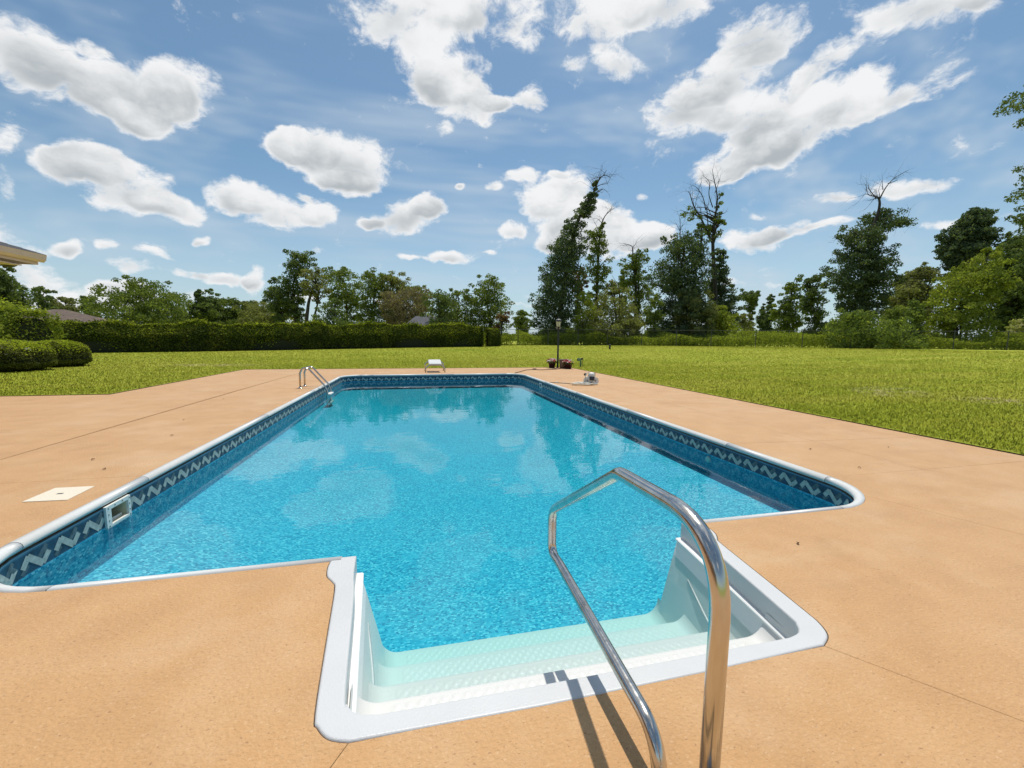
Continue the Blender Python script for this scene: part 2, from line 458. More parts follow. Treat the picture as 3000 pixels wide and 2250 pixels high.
def plain(name, c, rough=0.6, metal=0.0, bump=0.0, bscale=60.0, var=0.0, vscale=6.0, spec=0.5):
    mt, t, b = new_mat(name)
    b.inputs['Base Color'].default_value = (*c, 1)
    b.inputs['Roughness'].default_value = rough
    b.inputs['Metallic'].default_value = metal
    b.inputs['Specular IOR Level'].default_value = spec
    tc = N(t, 'ShaderNodeTexCoord')
    if var:
        n = N(t, 'ShaderNodeTexNoise'); n.inputs['Scale'].default_value = vscale; n.inputs['Detail'].default_value = 6
        t.links.new(tc.outputs['Object'], n.inputs['Vector'])
        mr = N(t, 'ShaderNodeMapRange')
        mr.inputs['From Min'].default_value = 0.3; mr.inputs['From Max'].default_value = 0.7
        mr.inputs['To Min'].default_value = 1-var; mr.inputs['To Max'].default_value = 1+var
        t.links.new(n.outputs['Fac'], mr.inputs['Value'])
        mx = N(t, 'ShaderNodeVectorMath', operation='SCALE')
        mx.inputs[0].default_value = c
        t.links.new(mr.outputs[0], mx.inputs['Scale'])
        t.links.new(mx.outputs[0], b.inputs['Base Color'])
    if bump:
        n2 = N(t, 'ShaderNodeTexNoise'); n2.inputs['Scale'].default_value = bscale; n2.inputs['Detail'].default_value = 5
        t.links.new(tc.outputs['Object'], n2.inputs['Vector'])
        bp = N(t, 'ShaderNodeBump'); bp.inputs['Strength'].default_value = bump; bp.inputs['Distance'].default_value = 0.01
        t.links.new(n2.outputs['Fac'], bp.inputs['Height'])
        t.links.new(bp.outputs[0], b.inputs['Normal'])
    return mt

def ramp(t, stops, sock, interp='LINEAR'):
    r = N(t, 'ShaderNodeValToRGB')
    r.color_ramp.interpolation = interp
    e = r.color_ramp.elements
    while len(e) > 1: e.remove(e[-1])
    e[0].position = stops[0][0]; e[0].color = (*stops[0][1], 1)
    for p, c in stops[1:]:
        q = e.new(p); q.color = (*c, 1)
    t.links.new(sock, r.inputs['Fac'])
    return r.outputs['Color']

def world_noise(t, scale, detail=5, rough=0.55, stretch=None, off=0.0):
    g = N(t, 'ShaderNodeNewGeometry')
    src = g.outputs['Position']
    if stretch or off:
        mp = N(t, 'ShaderNodeMapping')
        if stretch: mp.inputs['Scale'].default_value = stretch
        mp.inputs['Location'].default_value = (off, off*0.7, 0)
        t.links.new(src, mp.inputs['Vector']); src = mp.outputs[0]
    n = N(t, 'ShaderNodeTexNoise')
    n.inputs['Scale'].default_value = scale; n.inputs['Detail'].default_value = detail; n.inputs['Roughness'].default_value = rough
    t.links.new(src, n.inputs['Vector'])
    return n.outputs['Fac']

def mixc(t, fac, a, b, blend='MIX'):
    mx = N(t, 'ShaderNodeMix', data_type='RGBA', blend_type=blend)
    for s, v in (('Factor', fac), ('A', a), ('B', b)):
        if isinstance(v, (int, float)): mx.inputs[s].default_value = v
        elif isinstance(v, tuple): mx.inputs[s].default_value = (*v, 1)
        else: t.links.new(v, mx.inputs[s])
    return mx.outputs['Result']

def mrange(t, v, a, b, c=0.0, d=1.0):
    mr = N(t, 'ShaderNodeMapRange'); mr.clamp = True
    t.links.new(v, mr.inputs['Value'])
    for s, q in (('From Min', a), ('From Max', b), ('To Min', c), ('To Max', d)):
        mr.inputs[s].default_value = q
    return mr.outputs[0]

# concrete deck, spray-textured and stained tan
def deck_material():
    mt, t, b = new_mat('tan_deck_coating')
    big = world_noise(t, 0.55, 4)
    mid = world_noise(t, 3.2, 6, 0.6)
    streak = world_noise(t, 1.3, 5, 0.6, (0.35, 2.2, 1), 4.0)
    fine = world_noise(t, 95, 3, 0.6)
    c = ramp(t, [(0.30, (0.506, 0.270, 0.099)), (0.5, (0.583, 0.319, 0.122)), (0.72, (0.645, 0.375, 0.159))], mid)
    c = mixc(t, mrange(t, big, 0.35, 0.7, 0, 0.55), c, (0.630, 0.365, 0.155))
    wash = world_noise(t, 0.9, 6, 0.7, None, 13.0)
    c = mixc(t, mrange(t, wash, 0.50, 0.68, 0, 0.5), c, (0.688, 0.463, 0.258))
    c = mixc(t, mrange(t, wash, 0.30, 0.42, 0.35, 0.0), c, (0.50, 0.255, 0.095))
    c = mixc(t, mrange(t, streak, 0.55, 0.75, 0, 0.40), c, (0.668, 0.453, 0.254))
    c = mixc(t, mrange(t, streak, 0.28, 0.42, 0.28, 0.0), c, (0.44, 0.225, 0.09))
    c = mixc(t, mrange(t, fine, 0.34, 0.60, 0.22, 0.0), c, (0.40, 0.21, 0.08))
    pit = world_noise(t, 62, 3, 0.6, (1.0, 1.6, 1), 9.0)
    c = mixc(t, mrange(t, pit, 0.29, 0.38, 0.6, 0.0), c, (0.20, 0.085, 0.03))
    lite = world_noise(t, 70, 3, 0.6, (1.0, 1.3, 1), 21.0)
    c = mixc(t, mrange(t, lite, 0.58, 0.70, 0.0, 0.35), c, (0.80, 0.58, 0.36))
    dk = N(t, 'ShaderNodeVectorMath', operation='MULTIPLY'); t.links.new(c, dk.inputs[0]); dk.inputs[1].default_value = (0.915, 0.905, 0.90)
    t.links.new(dk.outputs[0], b.inputs['Base Color'])
    b.inputs['Roughness'].default_value = 0.7
    b.inputs['Specular IOR Level'].default_value = 0.5
    b.inputs['Sheen Weight'].default_value = 0.22
    b.inputs['Sheen Tint'].default_value = (1.0, 0.95, 0.88, 1)
    # knock-down texture: flattened splatter
    sp = world_noise(t, 58, 4, 0.6, (1.0, 1.35, 1))
    sp = mrange(t, sp, 0.36, 0.66)
    add = N(t, 'ShaderNodeMath', operation='MULTIPLY_ADD')
    t.links.new(fine, add.inputs[0]); add.inputs[1].default_value = 0.45; t.links.new(sp, add.inputs[2])
    bp = N(t, 'ShaderNodeBump'); bp.inputs['Strength'].default_value = 0.62; bp.inputs['Distance'].default_value = 0.004
    t.links.new(add.outputs[0], bp.inputs['Height']); t.links.new(bp.outputs[0], b.inputs['Normal'])
    return mt
M_DECK = deck_material()
M_JOINT = plain('joint_filler', (0.27, 0.145, 0.065), 0.9)

GREEN_STOPS = [(0.28, (0.245, 0.305, 0.028)), (0.47, (0.325, 0.375, 0.038)), (0.70, (0.40, 0.435, 0.058))]
def grass_colour(t):
    a = world_noise(t, 0.22, 5, 0.6)
    bnd = world_noise(t, 0.5, 4, 0.6, (0.25, 1.6, 1), 3.0)
    fine = world_noise(t, 5.0, 4, 0.7)
    c = ramp(t, GREEN_STOPS, a)
    c = mixc(t, mrange(t, bnd, 0.44, 0.60, 0, 0.6), c, (0.44, 0.43, 0.068))
    c = mixc(t, mrange(t, fine, 0.34, 0.62, 0.5, 0.0), c, (0.23, 0.27, 0.030))
    # dry thatch showing in bands where the mower scalps
    g = N(t, 'ShaderNodeNewGeometry')
    s = N(t, 'ShaderNodeSeparateXYZ'); t.links.new(g.outputs['Position'], s.inputs[0])
    def ell(cx, cy, rx, ry, ang):
        mp = N(t, 'ShaderNodeMapping', vector_type='TEXTURE')
        mp.inputs['Location'].default_value = (cx, cy, 0); mp.inputs['Rotation'].default_value = (0, 0, rad(ang))
        mp.inputs['Scale'].default_value = (rx, ry, 50)
        t.links.new(g.outputs['Position'], mp.inputs['Vector'])
        ln = N(t, 'ShaderNodeVectorMath', operation='LENGTH'); t.links.new(mp.outputs[0], ln.inputs[0])
        return mrange(t, ln.outputs['Value'], 0.25, 1.0, 1.0, 0.0)
    patch = world_noise(t, 1.9, 6, 0.75, (1.0, 1.8, 1), 7.0)
    pm = mrange(t, patch, 0.47, 0.60)
    for e in ((-5.6, 16.4, 2.6, 0.9, -8), (12.9, 5.2, 1.6, 0.8, 30), (13.4, 3.6, 0.9, 0.7, 0)):
        mm = N(t, 'ShaderNodeMath', operation='MULTIPLY'); t.links.new(ell(*e), mm.inputs[0]); t.links.new(pm, mm.inputs[1])
        c = mixc(t, mm.outputs[0], c, (0.55, 0.46, 0.26))
    return c
def lawn_material():
    mt, t, b = new_mat('lawn_grass')
    t.links.new(grass_colour(t), b.inputs['Base Color'])
    b.inputs['Roughness'].default_value = 0.9
    b.inputs['Specular IOR Level'].default_value = 0.1
    h = world_noise(t, 9, 8, 0.8)
    bp = N(t, 'ShaderNodeBump'); bp.inputs['Strength'].default_value = 0.9; bp.inputs['Distance'].default_value = 0.05
    t.links.new(h, bp.inputs['Height']); t.links.new(bp.outputs[0], b.inputs['Normal'])
    return mt
M_LAWN = lawn_material()

def leafy(name, stops, trans=0.38, tint=(1.25, 1.35, 0.6)):
    """leaf: diffuse front plus light passing through; colour varies leaf by leaf"""
    mt = bpy.data.materials.new(name); mt.use_nodes = True
    t = mt.node_tree; t.nodes.clear()
    g = N(t, 'ShaderNodeNewGeometry')
    n = mrange(t, world_noise(t, 1.1, 4, 0.6), 0.3, 0.7)
    mixv = N(t, 'ShaderNodeMath', operation='MULTIPLY_ADD'); mixv.inputs[1].default_value = 0.40
    t.links.new(g.outputs['Random Per Island'], mixv.inputs[0])
    sc_ = N(t, 'ShaderNodeMath', operation='MULTIPLY'); sc_.inputs[1].default_value = 0.62
    t.links.new(n, sc_.inputs[0]); t.links.new(sc_.outputs[0], mixv.inputs[2])
    c = ramp(t, stops, mixv.outputs[0])
    d = N(t, 'ShaderNodeBsdfDiffuse'); t.links.new(c, d.inputs['Color'])
    tr = N(t, 'ShaderNodeBsdfTranslucent')
    cv = N(t, 'ShaderNodeVectorMath', operation='MULTIPLY'); t.links.new(c, cv.inputs[0]); cv.inputs[1].default_value = tint
    t.links.new(cv.outputs[0], tr.inputs['Color'])
    mx = N(t, 'ShaderNodeMixShader'); mx.inputs['Fac'].default_value = trans
    t.links.new(d.outputs[0], mx.inputs[1]); t.links.new(tr.outputs[0], mx.inputs[2])
    o = N(t, 'ShaderNodeOutputMaterial'); t.links.new(mx.outputs[0], o.inputs['Surface'])
    return mt
LEAF = {
 'dark':  leafy('leaves_dark',  [(0.1, (0.070, 0.098, 0.041)), (0.6, (0.142, 0.182, 0.073)), (0.95, (0.265, 0.305, 0.101))]),
 'vine':  leafy('leaves_vine',  [(0.1, (0.056, 0.081, 0.052)), (0.6, (0.111, 0.146, 0.083)), (0.95, (0.229, 0.254, 0.121))]),
 'vinelow': leafy('leaves_vine_low', [(0.1, (0.075, 0.105, 0.038)), (0.6, (0.176, 0.224, 0.062)), (0.95, (0.371, 0.399, 0.084))]),
 'mid':   leafy('leaves_mid',   [(0.1, (0.089, 0.123, 0.036)), (0.6, (0.173, 0.215, 0.059)), (0.95, (0.301, 0.327, 0.096))]),
 'olive': leafy('leaves_olive', [(0.1, (0.122, 0.130, 0.053)), (0.6, (0.230, 0.237, 0.096)), (0.95, (0.389, 0.371, 0.166))]),
 'bright': leafy('leaves_bright', [(0.1, (0.125, 0.161, 0.032)), (0.6, (0.263, 0.304, 0.059)), (0.95, (0.446, 0.449, 0.096))], 0.35),
 'brown': leafy('leaves_greybrown', [(0.1, (0.112, 0.095, 0.065)), (0.6, (0.219, 0.184, 0.119)), (0.95, (0.330, 0.281, 0.177))]),
 'rust':  leafy('leaves_rust',  [(0.1, (0.083, 0.055, 0.036)), (0.6, (0.195, 0.125, 0.072)), (0.95, (0.314, 0.224, 0.108))]),
 'pale':  leafy('leaves_pale',  [(0.1, (0.249, 0.270, 0.108)), (0.6, (0.404, 0.404, 0.201)), (0.95, (0.617, 0.561, 0.349))]),
 'hedge': leafy('leaves_hedge', [(0.1, (0.037, 0.054, 0.015)), (0.6, (0.090, 0.112, 0.025)), (0.95, (0.222, 0.219, 0.035))], 0.25),
 'sunlit_sprig': leafy('leaves_sunlit_growth', [(0.1, (0.200, 0.240, 0.030)), (0.6, (0.360, 0.400, 0.050)), (0.95, (0.480, 0.500, 0.085))], 0.5),  # fresh tips; sunlight on hedge and shrub tops painted into the colour
 'box':   leafy('leaves_box',   [(0.1, (0.055, 0.069, 0.017)), (0.6, (0.108, 0.120, 0.030)), (0.95, (0.190, 0.189, 0.053))], 0.25),
}
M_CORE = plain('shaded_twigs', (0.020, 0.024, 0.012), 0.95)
M_BARK = plain('bark', (0.055, 0.045, 0.036), 0.95, bump=0.6, bscale=14, var=0.35, vscale=3)
M_DEAD = plain('dead_wood', (0.050, 0.043, 0.040), 0.95, var=0.3, vscale=4)
M_WHITE = plain('white_coping', (0.63, 0.63, 0.61), 0.38, var=0.04, vscale=3, bump=0.06, bscale=90)
M_TREAD = plain('white_step_tread', (0.63, 0.625, 0.60), 0.42, bump=0.12, bscale=140)
M_SIDE = plain('white_step_side', (0.78, 0.78, 0.76), 0.42, bump=0.1, bscale=140)
M_STEP = plain('white_step_shell', (0.555, 0.56, 0.56), 0.42, var=0.03, vscale=4, bump=0.15, bscale=140)
M_PLASTIC = plain('white_plastic', (0.74, 0.73, 0.68), 0.4, var=0.06, vscale=9)
M_IVORY = plain('ivory_plastic', (0.60, 0.53, 0.36), 0.5, var=0.25, vscale=12)
M_DARK = plain('black_metal', (0.018, 0.019, 0.020), 0.4)
M_RUBBER = plain('dark_rubber', (0.022, 0.026, 0.045), 0.5)

def steel_material():
    mt, t, b = new_mat('polished_steel')
    b.inputs['Metallic'].default_value = 1.0
    n = world_noise(t, 16, 6, 0.6, (1, 1, 0.5))
    c = ramp(t, [(0.25, (0.42, 0.36, 0.29)), (0.45, (0.55, 0.52, 0.48)), (0.7, (0.63, 0.61, 0.58))], n)
    t.links.new(c, b.inputs['Base Color'])
    n2 = world_noise(t, 60, 4, 0.6)
    t.links.new(mrange(t, n2, 0.3, 0.7, 0.13, 0.24), b.inputs['Roughness'])
    return mt
M_STEEL = steel_material()

# vinyl liner printed with small mosaic chips
def liner_material():
    mt, t, b = new_mat('mosaic_vinyl_liner')
    g = N(t, 'ShaderNodeNewGeometry')
    s = N(t, 'ShaderNodeSeparateXYZ'); t.links.new(g.outputs['Position'], s.inputs[0])
    # walls: run the print along the wall (x+y) and up z; floor: x, y
    nz = N(t, 'ShaderNodeSeparateXYZ'); t.links.new(g.outputs['True Normal'], nz.inputs[0])
    flat = N(t, 'ShaderNodeMath', operation='GREATER_THAN'); flat.inputs[1].default_value = 0.5
    t.links.new(nz.outputs['Z'], flat.inputs[0])
    sxy = N(t, 'ShaderNodeMath', operation='ADD'); t.links.new(s.outputs['X'], sxy.inputs[0]); t.links.new(s.outputs['Y'], sxy.inputs[1])
    wallv = N(t, 'ShaderNodeCombineXYZ'); t.links.new(sxy.outputs[0], wallv.inputs[0]); t.links.new(s.outputs['Z'], wallv.inputs[1])
    flv = N(t, 'ShaderNodeCombineXYZ'); t.links.new(s.outputs['X'], flv.inputs[0]); t.links.new(s.outputs['Y'], flv.inputs[1])
    mv = N(t, 'ShaderNodeMix', data_type='VECTOR'); t.links.new(flat.outputs[0], mv.inputs['Factor'])
    t.links.new(wallv.outputs[0], mv.inputs['A']); t.links.new(flv.outputs[0], mv.inputs['B'])
    br = N(t, 'ShaderNodeTexBrick')
    br.offset = 0.37; br.offset_frequency = 3; br.squash = 1.4; br.squash_frequency = 2
    br.inputs['Scale'].default_value = 1.0
    br.inputs['Brick Width'].default_value = 0.0150
    br.inputs['Row Height'].default_value = 0.0118
    br.inputs['Mortar Size'].default_value = 0.0008
    br.inputs['Mortar Smooth'].default_value = 0.1
    br.inputs['Bias'].default_value = 0.0
    br.inputs['Color1'].default_value = (0, 0, 0, 1); br.inputs['Color2'].default_value = (1, 1, 1, 1); br.inputs['Mortar'].default_value = (0.5, 0.5, 0.5, 1)
    t.links.new(mv.outputs['Result'], br.inputs['Vector'])
    c = ramp(t, [(0.0, (0.010, 0.16, 0.31)), (0.2, (0.022, 0.28, 0.44)), (0.5, (0.052, 0.38, 0.54)), (0.78, (0.085, 0.46, 0.61)), (1.0, (0.24, 0.64, 0.74))], br.outputs['Color'])
    big = world_noise(t, 1.4, 4)
    c = mixc(t, mrange(t, big, 0.35, 0.7, 0.0, 0.25), c, (0.06, 0.44, 0.62))
    t.links.new(c, b.inputs['Base Color'])
    b.inputs['Roughness'].default_value = 0.6
    b.inputs['Specular IOR Level'].default_value = 0.1
    return mt
M_LINER = liner_material()
M_BAND = plain('liner_band_navy', (0.015, 0.052, 0.095), 0.45, var=0.45, vscale=22, spec=0.3)
M_BAND2 = plain('liner_band_blue', (0.035, 0.115, 0.19), 0.45, var=0.25, vscale=22, spec=0.3)
M_TRACK = plain('liner_track_blue', (0.10, 0.20, 0.26), 0.4)
M_CHIP = plain('liner_print_pale', (0.37, 0.42, 0.39), 0.5, var=0.22, vscale=40, spec=0.3)
M_CHIP2 = plain('liner_print_slate', (0.075, 0.115, 0.135), 0.5, var=0.4, vscale=40, spec=0.3)

def water_material():
    mt = bpy.data.materials.new('pool_water'); mt.use_nodes = True
    t = mt.node_tree; t.nodes.clear()
    tr = N(t, 'ShaderNodeBsdfTransparent'); tr.inputs['Color'].default_value = (0.97, 0.99, 1.0, 1)
    gl = N(t, 'ShaderNodeBsdfGlossy'); gl.inputs['Roughness'].default_value = 0.0
    fr = N(t, 'ShaderNodeFresnel'); fr.inputs['IOR'].default_value = 1.333
    # gentle ripples
    a = world_noise(t, 2.2, 3, 0.5, (1.0, 1.7, 1))
    b = world_noise(t, 9.0, 2, 0.5, (1.0, 1.5, 1), 3)
    ad = N(t, 'ShaderNodeMath', operation='MULTIPLY_ADD'); ad.inputs[1].default_value = 0.16
    t.links.new(b, ad.inputs[0]); t.links.new(a, ad.inputs[2])
    bp = N(t, 'ShaderNodeBump'); bp.inputs['Strength'].default_value = 1.0; bp.inputs['Distance'].default_value = 0.0016
    t.links.new(ad.outputs[0], bp.inputs['Height'])
    t.links.new(bp.outputs[0], gl.inputs['Normal']); t.links.new(bp.outputs[0], fr.inputs['Normal'])
    mx = N(t, 'ShaderNodeMixShader')
    t.links.new(fr.outputs[0], mx.inputs['Fac']); t.links.new(tr.outputs[0], mx.inputs[1]); t.links.new(gl.outputs[0], mx.inputs[2])
    va = N(t, 'ShaderNodeVolumeAbsorption')
    va.inputs['Color'].default_value = (0.12, 0.935, 0.93, 1); va.inputs['Density'].default_value = 0.62
    o = N(t, 'ShaderNodeOutputMaterial')
    t.links.new(mx.outputs[0], o.inputs['Surface']); t.links.new(va.outputs[0], o.inputs['Volume'])
    return mt
M_WATER = water_material()

# ------------------------------------------------------------------ the pool's plan
PW, PL, PR = 5.692, 11.386, 0.57         # coping's outer edge: width, length, corner radius
WATER_Z = -0.205
STEP_OUT_L = [(1.778, 0.035), (1.772, -0.05), (1.786, -0.14), (1.822, -0.20), (1.842, -0.266), (1.872, -0.60), (1.903, -0.93), (1.922, -0.985), (1.962, -1.03), (2.02, -1.052)]
STEP_OUT_R = [(3.978, 0.035), (3.988, -0.05), (3.975, -0.14), (3.942, -0.20), (3.922, -0.247), (3.887, -0.55), (3.853, -0.84), (3.838, -0.93), (3.802, -0.995), (3.735, -1.035)]
STEP_IN_L = [(1.902, 0.035), (1.915, -0.15), (1.941, -0.338), (1.985, -0.85), (2.0, -0.915), (2.035, -0.955), (2.10, -0.972)]
STEP_IN_R = [(3.858, 0.035), (3.845, -0.12), (3.81, -0.374), (3.752, -0.84), (3.735, -0.91), (3.70, -0.95), (3.64, -0.966)]

def soft(path, n=4):
    return [(p.x, p.y) for p in spline([(x, y, 0) for x, y in path], n)]
STEP_OUT_L, STEP_OUT_R, STEP_IN_L, STEP_IN_R = [soft(p) for p in (STEP_OUT_L, STEP_OUT_R, STEP_IN_L, STEP_IN_R)]

def arc(cx, cy, r, a0, a1, n=10):
    return [(cx+r*math.cos(rad(a0+(a1-a0)*k/n)), cy+r*math.sin(rad(a0+(a1-a0)*k/n))) for k in range(n+1)]

def pool_path(off):
    """anticlockwise from step's right side round the pool to the step's left side, inset by off"""
    r = PR-off
    pts = [(3.93, off)]
    pts += arc(PW-PR, PR, r, -90, 0)
    pts += arc(PW-PR, PL-PR, r, 0, 90)
    pts += arc(PR, PL-PR, r, 90, 180)
    pts += arc(PR, PR, r, 180, 270)
    pts += [(1.83, off)]
    return pts

def inset(poly, d):
    """shrink a simple anticlockwise polygon by d"""
    out = []
    n = len(poly)
    for i in range(n):
        a, b, c = Vector(poly[i-1]), Vector(poly[i]), Vector(poly[(i+1) % n])
        e1, e2 = (b-a), (c-b)
        if e1.length < 1e-6 or e2.length < 1e-6:
            out.append(tuple(b)); continue
        e1.normalize(); e2.normalize()
        n1 = Vector((-e1.y, e1.x)); n2 = Vector((-e2.y, e2.x))
        q = n1+n2
        k = q.length_squared/2
        q = q/max(k, 0.35) if k > 1e-6 else n1
        out.append((b.x+q.x*d, b.y+q.y*d))
    return out

def area(p):
    return sum(p[i-1][0]*p[i][1]-p[i][0]*p[i-1][1] for i in range(len(p)))/2

def slab(name, poly, top, thick, mat, parent, bev=0.0):
    if area(poly) < 0: poly = poly[::-1]
    bm = bmesh.new()
    vs = [bm.verts.new((x, y, top)) for x, y in poly]
    f = bm.faces.new(vs)
    if f.normal.z < 0: f.normal_flip()
    ex = bmesh.ops.extrude_face_region(bm, geom=[f])
    bmesh.ops.translate(bm, verts=[v for v in ex['geom'] if isinstance(v, bmesh.types.BMVert)], vec=(0, 0, -thick))
    if bev:
        bm.edges.ensure_lookup_table()
        te = [e for e in bm.edges if all(abs(v.co.z-top) < 1e-6 for v in e.verts)]
        bmesh.ops.bevel(bm, geom=te, offset=bev, segments=3, affect='EDGES', profile=0.6)
    return bm_obj(name, bm, mat, parent)

# ------------------------------------------------------------------ ground
def ground():
    def lines(lo, hi, marks, near0, near1, step):
        s = set(round(x, 3) for x in np.arange(near0, near1+0.01, step))
        s |= set(marks)
        x = near1
        d = step
        while x < hi:
            d *= 1.6; x += d; s.add(round(min(x, hi), 3))
        x = near0; d = step
        while x > lo:
            d *= 1.6; x -= d; s.add(round(max(x, lo), 3))
        return sorted(s)
    DX0, DX1, DY0, DY1, DXL, DYL = -3.64, 8.36, -6.02, 14.02, -14.02, 7.44
    xs = lines(-2500, 2500, [DX0, DX1, DXL], -30, 62, 1.0)
    ys = lines(-2500, 2500, [DY0, DY1, DYL], -12, 48, 1.0)
    V = np.array([[x, y, gz(x, y)] for y in ys for x in xs])
    F = []
    nx = len(xs)
    for j in range(len(ys)-1):
        yc = (ys[j]+ys[j+1])/2
        for i in range(nx-1):
            xc = (xs[i]+xs[i+1])/2
            if (DX0 < xc < DX1 and DY0 < yc < DY1) or (DXL < xc < DX1 and DY0 < yc < DYL):
                continue
            F.append((j*nx+i, j*nx+i+1, (j+1)*nx+i+1, (j+1)*nx+i))
    o = arr('lawn', V, F, M_LAWN, smooth=True)
    tag(o, kind='structure')
    # the spade-cut edge of soil where turf meets concrete
    E = [(DX1, DY0), (DX1, DY1), (DX0, DY1), (DX0, DYL), (DXL, DYL), (DXL, DY0)]
    V, F = [], []
    for (ax, ay), (bx, by) in zip(E[:-1], E[1:]):
        k = len(V); z = gz(ax, ay)
        V += [(ax, ay, z), (bx, by, z), (bx, by, -.09), (ax, ay, -.09)]; F.append((k, k+1, k+2, k+3))
    o = pyd('soil_edge', V, F, plain('dark_soil', (0.075, 0.045, 0.025), 0.95, var=0.4, vscale=5))
    tag(o, kind='structure')
ground()

def grass():
    # blades, thickest near the deck; one mass nobody could count
    n = 520000
    az = rng.uniform(rad(-46), rad(68), n)
    d = 6.5*np.exp(rng.uniform(0, 1, n)**0.9*math.log(44/6.5))
    x = 2.227 + d*np.sin(az); y = -2.206 + d*np.cos(az)
    out = ~(((x > -3.65) & (x < 8.37) & (y < 14.03)) | ((x > -14) & (x < 8.37) & (y < 7.45)))
    x, y, d = x[out], y[out], d[out]
    n = len(x)
    z = gz_np(x, y)
    h = rng.uniform(0.020, 0.046, n)
    w = 0.0035 + d*0.00042
    th = rng.uniform(0, 2*math.pi, n)
    lean = rng.uniform(0.1, 0.9, n)*h
    la = rng.uniform(0, 2*math.pi, n)
    c = np.stack([x, y, z], 1)
    e = np.stack([np.cos(th)*w, np.sin(th)*w, np.zeros(n)], 1)
    tip = c + np.stack([np.cos(la)*lean, np.sin(la)*lean, h], 1)
    V = np.empty((n*3, 3)); V[0::3] = c-e; V[1::3] = c+e; V[2::3] = tip
    F = np.arange(n*3).reshape(n, 3)
    mt = bpy.data.materials.new('grass_blades'); mt.use_nodes = True
    t = mt.node_tree; t.nodes.clear()
    cc = grass_colour(t)
    g = N(t, 'ShaderNodeNewGeometry')
    v = mrange(t, g.outputs['Random Per Island'], 0, 1, 0.90, 1.12)
    sc_ = N(t, 'ShaderNodeVectorMath', operation='SCALE'); t.links.new(cc, sc_.inputs[0]); t.links.new(v, sc_.inputs['Scale'])
    di = N(t, 'ShaderNodeBsdfDiffuse'); t.links.new(sc_.outputs[0], di.inputs['Color'])
    tl = N(t, 'ShaderNodeBsdfTranslucent'); t.links.new(sc_.outputs[0], tl.inputs['Color'])
    upn = N(t, 'ShaderNodeCombineXYZ'); upn.inputs['Z'].default_value = 1.0      # turf shades as a mat, not blade by blade
    t.links.new(upn.outputs[0], di.inputs['Normal'])
    mx = N(t, 'ShaderNodeMixShader'); mx.inputs['Fac'].default_value = 0.18
    t.links.new(di.outputs[0], mx.inputs[1]); t.links.new(tl.outputs[0], mx.inputs[2])
    o = N(t, 'ShaderNodeOutputMaterial'); t.links.new(mx.outputs[0], o.inputs['Surface'])
    ob = arr('grass', V, F, mt)
    tag(ob, 'short mown green grass covering the lawn', 'grass', kind='stuff')
grass()

